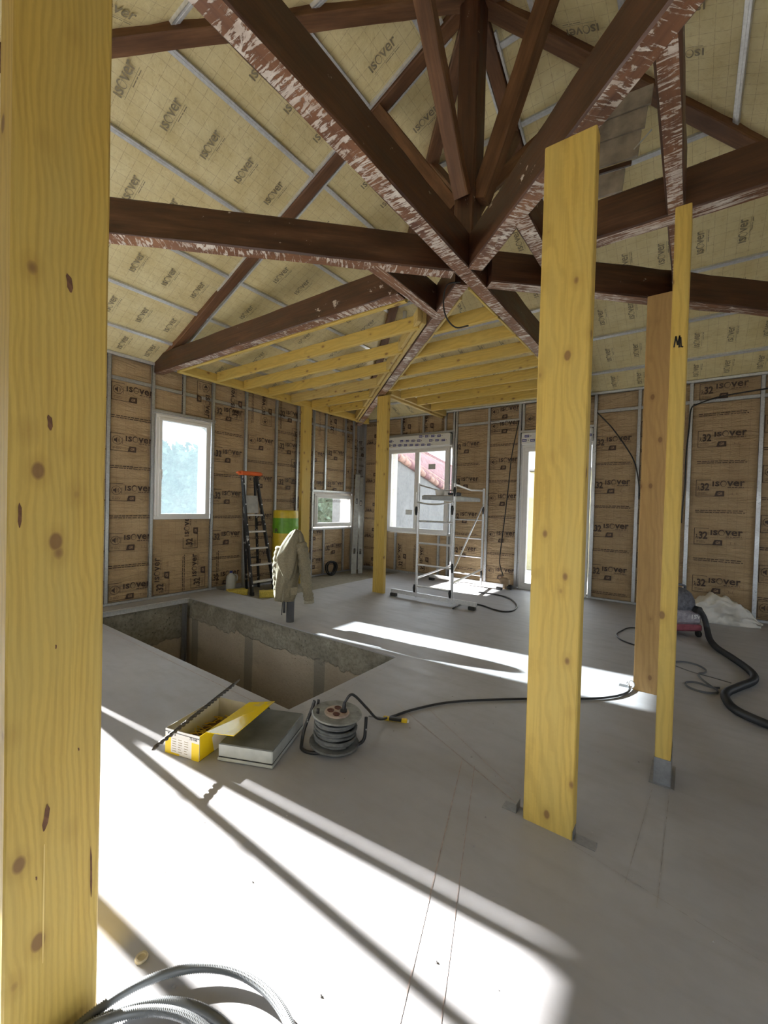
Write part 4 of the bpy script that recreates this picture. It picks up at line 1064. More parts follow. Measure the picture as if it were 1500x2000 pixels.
body = loft('body', [(.265, -.075, 0, .125, .085), (.30, -.07, 0, .135, .10), (.45, -.055, 0, .150, .115), (.62, -.045, 0, .155, .120), (.80, -.02, 0, .165, .115), (.92, .005, 0, .165, .105), (1.02, .03, 0, .135, .095), (1.10, .05, 0, .095, .075), (1.145, .055, 0, .055, .05), (1.16, .055, 0, .015, .015)], 60, 'canvas', jk, 9, .12, 1)
slv = MB(); pts = curve_pts([jw(.10, -.02, .98), jw(.155, -.05, .85), jw(.185, -.055, .66), jw(.205, -.055, .48), jw(.235, -.06, .345), jw(.245, -.06, .265)], 7)
rs = [(.085 - .030 * i / len(pts)) * (1 + .09 * math.sin(i * 1.9) + .05 * math.sin(i * .7)) for i in range(len(pts))]; slv.tube(pts, rs, 16); s = slv.build('sleeve', 'canvas', jk, True)
q = MB(); q.tube([jw(.243, -.06, .292), jw(.246, -.06, .258)], .062, 16); q.build('cuff', 'canvas_light', s, True)
slv = MB(); pts = curve_pts([jw(-.13, .0, .93), jw(-.165, .01, .78), jw(-.175, .02, .6), jw(-.165, .02, .43), jw(-.15, .02, .33)], 7)
rs = [(.070 - .020 * i / len(pts)) * (1 + .10 * math.sin(i * 2.1)) for i in range(len(pts))]; slv.tube(pts, rs, 14); slv.build('sleeve', 'canvas', jk, True)
loft('hood', [(.545, -.005, -.150, .018, .012), (.60, -.015, -.150, .055, .03), (.70, -.03, -.135, .095, .05), (.82, -.035, -.115, .120, .065), (.95, -.01, -.085, .105, .065), (1.06, .03, -.05, .085, .055), (1.13, .05, -.03, .055, .045), (1.165, .055, -.015, .02, .02)], 36, 'canvas', jk, 6, .13, 4)
q = MB(); q.tube(curve_pts([jw(-.10, -.11, .82), jw(-.15, -.13, .76), jw(-.195, -.10, .72), jw(-.20, -.09, .66), jw(-.205, -.09, .60)], 5), .006, 6); q.build('drawstring', 'canvas_light', jk, True)
q = MB(); q.bar(jw(-.075, -.098, .29), jw(-.055, -.128, .62), .012, .006, -FW); q.build('zip', 'canvas_light', jk)
q = MB(); vs = []
for i in range(7):
    for j in range(4): vs.append(jw(.025 + .028 * j, -.128 - .004 * math.sin(i) - .004 * j, .36 + .016 * i + .004 * j))
q.add(vs, [(i * 4 + j, i * 4 + j + 1, i * 4 + j + 5, i * 4 + j + 4) for i in range(6) for j in range(3)]); q.build('pocket_flap', 'canvas', jk, True)
q = MB(); q.tube(curve_pts([jw(-.08, -.07, .30), jw(-.085, -.075, .20), jw(-.088, -.07, .10)], 5), .005, 6); q.tube(curve_pts([jw(-.065, -.07, .30), jw(-.058, -.075, .22), jw(-.06, -.07, .13)], 5), .016, 6); q.build('hem_strap', 'dark_grey', jk, True)

# ------------------------------------------------------------------ stepladder
ld = thing('step_ladder', 'black paint-spattered stepladder with orange cap leaning near left wall', 'ladder', (-5.95, 4.55, ZL))
def lp(x, y, z): return Vector((x + 5.95, y - 4.55, z - ZL))
TL, TR_, BL, BR = (-6.10, 4.27, 1.95), (-6.10, 4.55, 1.95), (-5.86, 4.34, ZL + .03), (-5.86, 4.80, ZL + .03)
t = NT('spattered_black'); sp = t.noise(t.coord('Object', scale=(14, 14, 9)), 1.0, 5, .7); t.set(Base_Color=t.mix(t.ramp(sp, [(.60, 0), (.63, 1)]), (.016, .016, .018), (.62, .61, .58)), Roughness=.45); MAT['spattered'] = t.m
for a, c, nm in ((TL, BL, 'front_rail'), (TR_, BR, 'front_rail')):
    q = MB(); q.bar(lp(*a), lp(*c), .028, .062, (1, 0, .1)); r_ = q.build(nm, 'spattered', ld)
    f = MB(); p = lp(*c); f.bbox(p.x - .04, p.x + .04, p.y - .02, p.y + .02, p.z - .03, p.z + .035, .005); f.build('foot', 'black_rubber', r_)
    f = MB()
    for k in range(6):
        s_ = .08 + .17 * k; m_ = lp(*a).lerp(lp(*c), s_); f.lathe([(.012, .0), (.012, .006)], 8, (m_.x + .033, m_.y, m_.z), axis='X')
    f.build('rivet', 'alu', r_, kind='stuff')
for a, c in (((-6.14, 4.31, 1.92), (-6.37, 4.60, ZL)), ((-6.14, 4.55, 1.92), (-6.37, 4.86, ZL))): q = MB(); q.bar(lp(*a), lp(*c), .024, .045, (1, 0, .1)); q.build('rear_rail', 'spattered', ld)
for z in (.15, .43, .71, .99, 1.27):
    k = (1.95 - z) / (1.95 - ZL - .03); x = TL[0] + (BL[0] - TL[0]) * k; y0 = TL[1] + (BL[1] - TL[1]) * k; y1 = TR_[1] + (BR[1] - TR_[1]) * k
    q = MB(); q.bbox(x + 5.95 - .05, x + 5.95 + .035, y0 - 4.55 + .012, y1 - 4.55 - .012, z - ZL - .016, z - ZL + .012, .005)
    for g in (-.03, -.01, .012): q.box(x + 5.95 + g, x + 5.95 + g + .005, y0 - 4.55 + .02, y1 - 4.55 - .02, z - ZL + .012, z - ZL + .015)
    q.build('step', 'step_alu', ld)
q = MB(); q.bar(lp(-6.035, 4.42, 1.30), lp(-6.075, 4.42, 1.60), .29, .012, (1, 0, .15)); q.build('back_plate', 'tray_grey', ld)
q = MB(); q.bbox(-.20, -.06, -.345, .06, 2.01, 2.075, .018); q.bbox(-.17, -.10, -.39, .10, 2.03, 2.06, .012); q.build('top_cap', 'orange_plastic', ld)
q = MB(); q.tube([lp(-6.31, 4.53, .5), lp(-6.31, 4.79, .5)], .010, 6); q.build('spreader', 'spattered', ld)

# ------------------------------------------------------------------ insulation roll, offcuts, jug
t = thing('insulation_roll', 'upright insulation roll in yellow film with a green band behind the jacket', 'roll', (-5.95, 5.10, ZL))
q = MB(); pr = [(.20, 0), (.225, .02), (.23, .10)]; 
for k in range(28): z = .12 + k * .045; pr.append((.228 + .004 * math.sin(k * 2.3) + .003 * math.sin(k * .9), z))
pr += [(.225, 1.40), (.215, 1.425), (.10, 1.418), (.03, 1.40)]; q.lathe(pr, 32)
for i, f in enumerate(q.f):
    zc = sum(q.v[j][2] for j in f) / len(f); q.m[i] = 1 if (1.02 < zc < 1.27 or .20 < zc < .45) else 0
q.build('wrapped_roll', ['roll_yellow', 'roll_green'], t, 50)
q = MB(); add_text(q, 'R', -.03, 1.03, .06, .075, .01); p = q.build('print', 'ink_brown', t); p.matrix_local = frame(RT, Vector((0, 0, 1)), -FW, -FW * .236 - RT * .10)
def crumpled(name, sx, sy, sz, amp, mat, parent=None, seed=0, n=10, **kw):
    q = MB(); vs = {}; fs = []
    def idx(i, j, k):
        key = (i, j, k)
        if key not in vs:
            p = Vector(((i / n - .5) * sx, (j / n - .5) * sy, k / n * sz)); c = Vector((p.x / sx * 2, p.y / sy * 2, p.z / sz * 2 - 1))
            d = noise.noise(p * (3 / max(sx, sy)) + Vector((seed, 0, 0))) * amp + noise.noise(p * (9 / max(sx, sy)) + Vector((0, seed, 0))) * amp * .5
            p = p + Vector((c.x, c.y, c.z)).normalized() * d if k > 0 else p
            vs[key] = len(q.v); q.v.append(tuple(p))
        return vs[key]
    for a in range(n):
        for b in range(n):
            for quad in (((a, b, 0), (a, b + 1, 0), (a + 1, b + 1, 0), (a + 1, b, 0)), ((a, b, n), (a + 1, b, n), (a + 1, b + 1, n), (a, b + 1, n)), ((a, 0, b), (a + 1, 0, b), (a + 1, 0, b + 1), (a, 0, b + 1)), ((a, n, b), (a, n, b + 1), (a + 1, n, b + 1), (a + 1, n, b)), ((0, a, b), (0, a, b + 1), (0, a + 1, b + 1), (0, a + 1, b)), ((n, a, b), (n, a + 1, b), (n, a + 1, b + 1), (n, a, b + 1))):
                q.f.append(tuple(idx(*c) for c in quad)); q.m.append(0)
    return q.build(name, mat, parent, True, **kw)
o = crumpled('wool_offcut', .34, .16, .10, .02, 'wool_yellow', seed=3, label='yellow glass wool offcut on the floor right of ladder foot', category='offcut'); o.location = (-5.60, 4.50, ZL); o.rotation_euler = (0, 0, .95)
o = crumpled('wool_offcut', .30, .18, .09, .02, 'wool_yellow', seed=5, label='yellow glass wool offcut behind the ladder foot', category='offcut'); o.location = (-6.10, 4.22, ZL); o.rotation_euler = (0, 0, 1.2)
t = thing('plastic_jug', 'dusty plastic jug standing against kraft insulation left of ladder', 'jug', (-6.31, 4.24, ZL)); q = MB()
q.lathe([(.075, 0), (.082, .02), (.082, .22), (.07, .29), (.03, .335), (.022, .345)], 20); b = q.build('body', 'jug_plastic', t, 50); q = MB(); q.lathe([(.024, .345), (.024, .375)], 14); q.build('cap', 'blue_ink', t, 40)
q = MB(); q.tube(curve_pts([(.03, .04, .32), (.05, .085, .29), (.045, .085, .20)], 5), .010, 8); q.build('handle', 'jug_plastic', t, True)

# ------------------------------------------------------------------ coil by the wall, aluminium straightedges in the corner
t = thing('conduit_coil', 'black conduit coil leaning on the left wall below the small window', 'coil', (-6.33, 6.72, ZL)); q = MB()
for k in range(5):
    R_ = .135 + .014 * math.sin(k * 2.0); pts = [( .02 + .02 * k - .05 + .012 * math.sin(2 * a_), R_ * math.cos(a_), .16 + R_ * math.sin(a_)) for a_ in [2 * PI * i / 28 for i in range(28)]]; q.tube(pts, .0125, 7, closed=True)
q.build('loops', 'black_rubber', t, True)
q = MB(); q.tube([(.055, .0, .03), (.055, -.01, .08)], .02, 8); q.build('tie', 'dark_grey', t)
def straightedge(p0, p1, label, w=.115):
    p0, p1 = Vector(p0), Vector(p1); L = (p1 - p0).length; t = thing('straightedge', label, 'straightedge', tuple(p0)); ez = (p1 - p0).normalized(); ex = RT - ez * RT.dot(ez); ex.normalize(); ey = ez.cross(ex)
    M = frame(ex, ey, ez, Vector((0, 0, 0))); q = MB()
    sl = [(L * .20, L * .245), (L * .70, L * .745)]
    zz = [0, sl[0][0], sl[0][1], sl[1][0], sl[1][1], L]
    for i in range(5):
        if i in (1, 3): q.box(-w / 2, -.017, -.012, .012, zz[i], zz[i + 1]); q.box(.017, w / 2, -.012, .012, zz[i], zz[i + 1])
        else: q.box(-w / 2, w / 2, -.012, .012, zz[i], zz[i + 1])
    q.xform(M); q.build('bar', 'alu_dull', t)
    for a, c in sl:
        q = MB(); q.bbox(-.021, .021, -.0145, .0145, a - .012, a + .006, .002); q.bbox(-.021, .021, -.0145, .0145, c - .006, c + .012, .002); q.bbox(-.023, -.017, -.0145, .0145, a, c, .002); q.bbox(.017, .023, -.0145, .0145, a, c, .002); q.xform(M); q.build('grip_hole', 'dark_grey', t)
    for a in (0, L): q = MB(); q.bbox(-w / 2 - .001, w / 2 + .001, -.0135, .0135, a - .002, a + .004, .001); q.xform(M); q.build('end_cap', 'dark_grey', t)
straightedge((-6.10, 7.22, ZL), (-6.36, 7.60, 2.20), 'aluminium straightedge with oval grip holes leaning in the room corner')
straightedge((-6.02, 7.36, ZL), (-6.33, 7.68, 2.14), 'second aluminium straightedge leaning behind the one with oval holes', .10)

# ------------------------------------------------------------------ scaffold tower
sc = thing('scaffold_tower', 'small aluminium scaffold tower by the two-sash window', 'scaffold', (-3.2, 6.6, 0)); SO = Vector((-3.2, 6.6, 0))
def sp_(x, y, z): return Vector((x, y, z)) - SO
NF = ((-3.535, 5.75), (-2.90, 5.75)); FF = ((-3.80, 7.46), (-3.16, 7.46))
for (xa, ya), (xb, yb) in (NF, FF):
    for x, y in ((xa, ya), (xb, yb)): q = MB(); q.tube([sp_(x, y, .035), sp_(x, y, 1.86)], .021, 10); q.build('upright', 'alu', sc, 40)
    for z in (.22, .56, .91, 1.26): q = MB(); q.tube([sp_(xa, ya, z), sp_(xb, yb, z)], .015, 8); q.build('rung', 'alu', sc, 40)
    for z in (.17, .80, 1.62): 
        pass
for (xa, ya), (xb, yb) in ((NF[0], FF[0]), (NF[1], FF[1])):
    q = MB(); q.tube([sp_(xa, ya, .34), sp_(xb, yb, .34)], .017, 8); q.build('side_brace', 'alu', sc, 40)
    q = MB(); q.tube([sp_(xa, ya, 1.84), sp_(xa + (xb - xa) * .5, (ya + yb) / 2, 1.79), sp_(xb, yb, 1.82)], .015, 8); q.build('guard_rail', 'alu', sc, 40)
q = MB(); q.tube([sp_(-2.90, 5.75, .50), sp_(-3.16, 7.46, 1.56)], .013, 8); q.build('diagonal_brace', 'alu', sc, 40)
q = MB(); q.tube(curve_pts([sp_(-3.54, 5.72, 1.56), sp_(-3.35, 5.715, 1.535), sp_(-3.15, 5.715, 1.535), sp_(-2.90, 5.72, 1.57)], 5), .013, 8); q.build('front_brace', 'alu', sc, 40)
SHR = Matrix.Identity(4); SHR[0][1] = -.155; SHR[0][3] = -.155 * .85
q = MB(); q.bbox(-3.49 + 3.2, -2.94 + 3.2, 5.78 - 6.6, 7.40 - 6.6, 1.605, 1.67, .006); q.xform(SHR); q.build('platform', 'alu_dull', sc)
q = MB(); q.bbox(-3.47 + 3.2, -2.96 + 3.2, 5.80 - 6.6, 7.38 - 6.6, 1.671, 1.678, .002); q.xform(SHR); q.build('deck_board', 'plank_grey', sc)
for (x0, x1, y, zz) in ((-4.0, -2.48, 5.75, .085), (-4.28, -2.74, 7.50, .085)):
    q = MB(); q.bar(sp_(x0, y - .03, zz), sp_(x1, y - .03, zz), .028, .062); o = q.build('outrigger', 'alu', sc)
    for x in (x0 + .05, x1 - .07): f = MB(); f.bbox(x + 3.2 - .055, x + 3.2 + .055, y - 6.63 - .035, y - 6.63 + .035, 0, .05, .008); f.build('foot', 'black_rubber', o)
for (x, y, z) in ((-3.555, 5.725, .22), (-2.92, 5.725, .22), (-2.895, 5.73, .62), (-3.56, 5.725, 1.47), (-2.92, 5.725, 1.50), (-3.15, 7.43, .30), (-3.15, 7.43, 1.50), (-2.89, 5.73, 1.78)):
    q = MB(); q.tube([sp_(x, y, z + .02), sp_(x, y - .005, z - .03), sp_(x, y, z - .12)], [.014, .024, .012], 8); q.build('clamp', 'black_rubber', sc, True)
t = thing('plastic_tub', 'clear plastic tub holding a dark item on the scaffold platform', 'tub', (-3.30, 6.02, 1.679)); q = MB()
q.lathe([(.062, 0), (.075, .085), (.078, .085), (.066, .003)], 20); q.build('tub', 'pvc_white', t, 40); q = MB(); q.bbox(-.05, .03, -.03, .03, .006, .08, .01); q.build('content', 'black_rubber', t)
o = crumpled('work_glove', .20, .10, .045, .018, 'dark_grey', seed=8, n=8, label='dark crumpled work glove lying on the scaffold platform', category='glove'); o.location = (-3.05, 6.05, 1.679); o.rotation_euler = (0, 0, .3)

def cable(name, pts, r, mat, label, n=7, cat='cable', k=6):
    q = MB(); P = curve_pts(pts, k); c = Vector((P[0].x, P[0].y, min(p.z for p in P))); q.tube([p - c for p in P], r, n); o = q.build(name, mat, None, True); o.location = c; o['label'] = label; o['category'] = cat; return o
G_ = lambda L_, z=.010: [(x, y, z) for x, y in L_]
cable('floor_cable', G_([(-2.78, 5.56), (-2.80, 5.95), (-2.57, 6.06), (-2.30, 5.93), (-2.13, 5.92), (-2.06, 6.10), (-2.14, 6.45), (-2.40, 6.85), (-2.70, 6.98), (-3.0, 6.95)], .012), .011, 'black_rubber', 'black cable looping on the floor beside the scaffold foot')
cable('hanging_cable', [(-2.66, 7.82, 3.15), (-2.70, 7.80, 2.9), (-2.77, 7.80, 2.5), (-2.82, 7.80, 1.86), (-2.88, 7.80, 1.2), (-2.925, 7.80, .74), (-2.93, 7.78, .45), (-2.84, 7.74, .22)], .010, 'black_rubber', 'black cable hanging down the insulation left of glazed double door')
cable('hanging_cable', [(-1.33, 7.83, 3.15), (-1.31, 7.80, 3.12), (-1.11, 7.80, 2.88), (-.88, 7.80, 2.52), (-.76, 7.80, 2.27), (-.70, 7.815, 1.95), (-.69, 7.82, 1.7)], .010, 'black_rubber', 'black cable arching across the bay right of glazed double door')
cable('hanging_cable', [(-.125, 7.82, 1.35), (-.12, 7.81, 1.56), (-.10, 7.80, 1.94), (-.10, 7.80, 2.34), (-.075, 7.80, 2.8), (-.06, 7.79, 3.06), (.02, 7.80, 3.13), (.30, 7.81, 3.21), (.72, 7.81, 3.25), (1.1, 7.82, 3.27)], .010, 'black_rubber', 'black cable running along the top of bay behind thin-edged post')
cable('ceiling_cable', [(-1.60, 3.16, 3.357), (-1.69, 3.10, 3.33), (-1.73, 3.118, 3.21), (-1.705, 3.133, 3.08), (-1.64, 3.179, 3.0), (-1.555, 3.242, 3.018)], .0065, 'copper_wire', 'thin black wire dangling below the crossing of beams')
cable('vent_pipe', [(-3.72, 5.46, 3.62), (-3.71, 5.46, 4.0), (-3.70, 5.45, 4.52)], .032, 'pvc_white', 'thin white vertical pipe seen between the yellow joists', 10, 'pipe')
t = thing('junction_bundle', 'crumpled kraft bundle with black connector below the hanging cable', 'connector', (-2.78, 7.68, 0)); crumpled('paper', .16, .12, .19, .03, 'kraft_crumple', t, 2, 8)
q = MB(); q.lathe([(.03, -.05), (.042, -.03), (.042, .03), (.03, .05)], 14, (.10, -.03, .045), axis='X'); q.build('connector', 'black_rubber', t, 40)

# ------------------------------------------------------------------ vacuum cleaner, hose, bag, strap
vc = thing('vacuum_cleaner', 'dusty red and grey workshop vacuum cleaner behind the posts', 'vacuum cleaner', (-.12, 6.42, 0), math.radians(36))
q = MB(); q.bbox(-.20, .20, -.19, .19, .07, .15, .03); q.build('base', 'vac_red', vc)
q = MB(); q.bbox(-.195, .195, -.185, .185, .15, .33, .03); b = q.build('tank', 'vac_grey', vc)
q = MB(); add_text(q, '1SV', .06, .225, .11, .05, .03); k = q.build('lettering', 'card_white', b); k.matrix_local = frame(Vector((1, 0, 0)), Vector((0, 0, 1)), Vector((0, -1, 0)), Vector((0, -.1865, 0)))
q = MB(); q.lathe([(.19, .33), (.195, .36), (.185, .43), (.15, .51), (.09, .56), (.03, .575)], 24); q.build('motor_head', 'vac_dark', vc, 50)
q = MB(); q.tube(curve_pts([(-.10, 0, .54), (-.08, 0, .60), (.08, 0, .60), (.10, 0, .54)], 5), .014, 8); q.build('handle', 'vac_dark', vc, True)
q = MB(); q.tube([(.11, -.15, .335), (.13, -.22, .335)], .045, 14); q.build('hose_inlet', 'black_rubber', vc, 40)
for x in (-.16, .16):
    for y in (-.14, .14): q = MB(); q.lathe([(.036, -.018), (.042, -.010), (.042, .010), (.036, .018)], 16, (x, y - (.03 if y < 0 else -.03), .042), axis='X'); q.build('wheel', 'black_rubber', vc, 40)
def corrugated(name, pts, r, dr, pitch, mat, label, cat='hose', n=12):
    P = curve_pts(pts, 24); d = [0]
    for a, b in zip(P, P[1:]): d.append(d[-1] + (b - a).length)
    L = d[-1]; m = int(L / (pitch / 2)); out = []; j = 0
    for i in range(m + 1):
        s = L * i / m
        while j < len(d) - 2 and d[j + 1] < s: j += 1
        u = (s - d[j]) / max(1e-9, d[j + 1] - d[j]); out.append(P[j].lerp(P[j + 1], u))
    q = MB(); c = Vector((P[0].x, P[0].y, 0)); q.tube([p - c for p in out], [r + (dr if i % 2 else -dr) for i in range(m + 1)], n); o = q.build(name, mat, None, True); o.location = c; o['label'] = label; o['category'] = cat; return o
corrugated('vacuum_hose', [(.065, 6.315, .335), (.11, 6.35, .33), (.16, 6.38, .24), (.19, 6.36, .12), (.215, 6.20, .04), (.27, 5.88, .034), (.38, 5.58, .034), (.49, 5.22, .034), (.49, 4.96, .034), (.37, 4.68, .034), (.28, 4.47, .034), (.265, 4.30, .034), (.32, 4.10, .034), (.50, 3.96, .034), (.80, 3.85, .034), (1.2, 3.9, .034)], .030, .0022, .012, 'hose_black', 'thick black corrugated hose snaking from the vacuum cleaner')
cable('power_cord', G_([(-.30, 6.30), (-.58, 6.25), (-.66, 6.02), (-.69, 5.78), (-.62, 5.58), (-.46, 5.46), (-.30, 5.40)], .008), .007, 'black_rubber', 'thin black cord curling on the floor left of the orange post')
bg = crumpled('plastic_bag', .78, .36, .29, .11, 'bag_white', seed=6, n=26, label='crumpled off-white plastic bag slumped against the back wall', category='bag')
for v in bg.data.vertices:
    x, y, z = v.co; k = abs(x + .06) / .46; s_ = max(.06, 1 - k ** 2.6); v.co = (x, y * (.55 + .45 * s_), z * s_ * (1 + .12 * noise.noise((x * 14, y * 14, 3))) + (0 if z <= 0.02 else .05 * (.5 - abs(noise.noise((x * 9, y * 9, z * 9)))) + .02 * (.5 - abs(noise.noise((x * 22, y * 22, z * 22))))))
for v in bg.data.vertices: v.co.z = max(0.0, v.co.z)
bg.location = (.39, 7.50, 0); bg.rotation_euler = (0, 0, .12)
def ribbon(name, pts, h, th, mat, label, cat):
    P = curve_pts([(x, y, 0) for x, y in pts], 8); q = MB(); c = P[0].copy(); n = len(P); vs = []
    for i, p in enumerate(P):
        tn = (P[min(n - 1, i + 1)] - P[max(0, i - 1)]).normalized(); s_ = Vector((-tn.y, tn.x, 0)) * th / 2; p = p - c
        vs += [p - s_, p + s_, p + s_ * .4 + Vector((0, 0, h)), p - s_ * .4 + Vector((0, 0, h))]
    fs = [(i * 4 + j, i * 4 + (j + 1) % 4, i * 4 + 4 + (j + 1) % 4, i * 4 + 4 + j) for i in range(n - 1) for j in range(4)] + [(0, 1, 2, 3), tuple(4 * (n - 1) + j for j in (3, 2, 1, 0))]
    q.add(vs, fs); o = q.build(name, mat, None); o.location = c; o['label'] = label; o['category'] = cat; return o
ribbon('packing_strap', [(-.20, 5.02), (-.09, 5.13), (-.01, 5.19), (.09, 5.17), (.155, 5.06), (.14, 4.96), (.095, 4.89), (.115, 4.77), (.17, 4.64), (.225, 4.53), (.19, 4.45), (.10, 4.42), (.02, 4.47), (.005, 4.57), (.08, 4.63), (.18, 4.595), (.24, 4.62)], .016, .012, 'strap_grey', 'grey packing strap curled in loops beside the vacuum hose', 'strap')
ribbon('packing_strap', [(-.12, 5.04), (.04, 4.93), (.20, 4.885), (.33, 4.84)], .006, .012, 'strap_grey', 'short straight grey strap end lying across the loops', 'strap')

# ------------------------------------------------------------------ cable reel
rl = thing('cable_reel', 'dusty extension cable reel with black tube stand beside the pit', 'cable reel', (-1.745, 1.92, 0)); 
tilt = Matrix.Rotation(math.radians(4), 4, FW)
q = MB(); q.lathe([(.03, .020), (.150, .020), (.155, .026), (.150, .034), (.09, .036)], 36); q.xform(tilt); q.build('lower_flange', 'dusty_grey', rl, 40)
q = MB(); q.lathe([(.085, .034), (.085, .195)], 28); q.xform(tilt); q.build('drum', 'dark_grey', rl, 40)
q = MB(); rnd = random.Random(9); pts = []
for i in range(15 * 26):
    a_ = 2 * PI * i / 26; k = i / (15 * 26); lay = .118 + .010 * math.sin(i * .13) + rnd.uniform(-.0015, .0015); z = .046 + .135 * abs(((k * 3.0) % 2) - 1) + .004 * math.sin(i * .31); pts.append(Vector((lay * math.cos(a_), lay * math.sin(a_), z)))
q.tube(pts, .0085, 7); q.xform(tilt); q.build('wound_cable', 'dusty_grey', rl, True)
q = MB(); q.lathe([(.02, .196), (.11, .196), (.150, .200), (.156, .206), (.150, .212), (.11, .208), (.02, .208)], 40); q.xform(tilt); tf = q.build('upper_flange', 'reel_disc', rl, 40)
q = MB(); q.lathe([(.02, .208), (.078, .208), (.074, .216), (.02, .217)], 30); q.xform(tilt); q.build('socket_plate', 'reel_pale', tf, 40)
up_ = tilt @ Vector((0, 0, 1))
for k in range(4):
    a_ = math.radians(36 + 90 * k); q = MB(); q.lathe([(.006, .217), (.021, .217), (.022, .221), (.018, .2215), (.016, .219), (.004, .2188)], 18, (.040 * math.cos(a_), .040 * math.sin(a_), 0)); q.xform(tilt); q.build('socket', 'socket_brown', tf, 40)
q = MB(); ka = math.radians(54); pc = Vector((.040 * math.cos(math.radians(36)), .040 * math.sin(math.radians(36)), 0)); q.lathe([(.022, .222), (.022, .232), (.013, .236), (.011, .262), (.008, .275)], 14, tuple(pc)); q.xform(tilt); q.build('plug', 'black_rubber', rl, 40)
q = MB(); c_ = jw(-.115, -.03, 0); q.lathe([(.010, .208), (.010, .235)], 10, (c_.x, c_.y, 0)); q.xform(tilt); q.build('winding_knob', 'black_rubber', tf, 40)
q = MB(); q.tube(curve_pts([jw(-.135, .06, .25), jw(-.15, .05, .20), jw(-.185, .02, .10), jw(-.195, -.02, .03), jw(-.18, -.07, .012), jw(-.10, -.10, .011), jw(.05, -.06, .011), jw(.15, .0, .012), jw(.185, .02, .035), jw(.192, .03, .09), jw(.195, .035, .165)], 6), .0105, 9); q.build('stand', 'spattered', rl, True)
q = MB(); q.tube(curve_pts([jw(-.115, .09, .24), jw(-.125, .10, .15), jw(-.13, .10, .05), jw(-.08, .12, .012), jw(.06, .12, .012)], 6), .0095, 8); q.build('stand', 'spattered', rl, True)
P0 = Vector(rl.location) + tilt @ (pc + Vector((0, 0, .272)))
cable('reel_cord', [tuple(P0), tuple(P0 + Vector((.02, .03, .045))), (-1.66, 2.02, .295), (-1.63, 2.10, .20), (-1.66, 2.26, .06), (-1.66, 2.42, .012), (-1.60, 2.60, .011), (-1.46, 2.86, .011), (-1.24, 3.10, .011), (-.99, 3.33, .011), (-.64, 3.62, .011), (-.46, 3.82, .011), (-.375, 4.02, .011), (-.40, 4.16, .03)], .0085, 'black_rubber', 'black cord running from the reel plug to the orange post', 8)
t = thing('utility_knife', 'yellow and black handled knife lying on the floor beside the reel cord', 'knife', (-1.615, 2.40, 0), math.radians(24)); 
q = MB(); q.bbox(-.085, .085, -.014, .014, .002, .028, .008); h_ = q.build('handle', 'knife_yellow', t); q = MB(); q.bbox(-.045, .05, -.0155, .0155, .004, .0295, .006); q.build('grip', 'black_rubber', h_); q = MB(); q.bbox(-.19, -.085, -.006, .006, .010, .015, .001); q.build('blade', 'steel_dark', t)
q = MB(); q.bbox(.085, .095, -.010, .010, .006, .022, .003); q.build('end_cap', 'pvc_white', h_)

# ------------------------------------------------------------------ screw carton, drill bit, grey case
cx_ = Vector((.945, .27, 0)).normalized(); cy_ = Vector((-.50, .866, 0)); cy_ = (cy_ - cx_ * cy_.dot(cx_)).normalized()
ct = thing('screw_carton', 'open yellow and white screw carton on the floor beside the pit', 'carton', (-2.475, 1.245, 0), math.atan2(cx_.y, cx_.x)); CW, CL, CH, th_ = .255, .44, .145, .004
q = MB(); q.box(0, CW, 0, CL, 0, .003); q.build('bottom', 'card_brown', ct)
q = MB(); q.box(0, CW, 0, th_, 0, CH); fp = q.build('front_panel', 'card_white', ct)
q = MB(); q.box(0, CW, CL - th_, CL, 0, CH); q.build('back_panel', 'card_inside', ct)
q = MB(); q.box(0, th_, th_, CL - th_, 0, CH); q.build('side_panel', 'card_white', ct)
q = MB(); q.box(CW - th_, CW, th_, CL - th_, 0, CH); sd_ = q.build('side_panel', 'card_yellow', ct)
p = MB(); rect(p, .0, .0, .05, .10, 0); rect(p, .05, .0, .06, .028, 0); rect(p, .20, .0, .055, .10, 0); rect(p, .045, .012, .14, .098, 1, .0004); rect(p, .0, .128, CW, .004, 2, .0004)
rnd = random.Random(11)
for j in range(6):
    for cxx in (.055, .10, .145): scribble(p, cxx, .022 + .014 * j, .03, .004, 3, rnd, .0008)
add_text(p, '75-160', .185, .113, .055, .016, .02, 0, 2, .0008); scribble(p, .02, .114, .06, .010, 2, rnd, .0008)
k = p.build('print', ['card_yellow', 'card_white', 'dark_grey', 'ink_grey'], fp); k.matrix_local = frame(Vector((1, 0, 0)), Vector((0, 0, 1)), Vector((0, -1, 0)), Vector((0, -.0006, 0)))
p = MB(); p.add([(.12, 0, 0), (CL, 0, 0), (CL, CH, 0), (.17, CH, 0), (.10, .09, 0)], [(0, 1, 2, 3, 4)]); k = p.build('print', 'card_white', sd_); k.matrix_local = frame(Vector((0, 1, 0)), Vector((0, 0, 1)), Vector((1, 0, 0)), Vector((CW + .0006, 0, 0)))
q = MB(); FLx = .20
q.add([(CW, .05, CH), (CW, CL, CH), (CW + FLx, CL, CH + .050), (CW + FLx, .05, CH + .022), (CW, .05, CH + .004), (CW, CL, CH + .010), (CW + FLx, CL, CH + .054), (CW + FLx, .05, CH + .026)], [(3, 2, 1, 0), (4, 5, 6, 7), (0, 1, 5, 4), (1, 2, 6, 5), (2, 3, 7, 6), (3, 0, 4, 7)]); t_ = NT('glossy_card'); wv = t_.noise(t_.coord('Object'), 40, 3); t_.set(Base_Color=t_.mix(t_.ramp(t_.noise(t_.coord('Object'), 9, 2), [(.62, 0), (.66, 1)]), (.80, .58, .01), (.66, .50, .10)), Roughness=.10); t_.bump(wv, .15, .003); MAT['glossy_card'] = t_.m
q.build('lid_flap', 'glossy_card', ct)
q = MB(); rnd = random.Random(2)
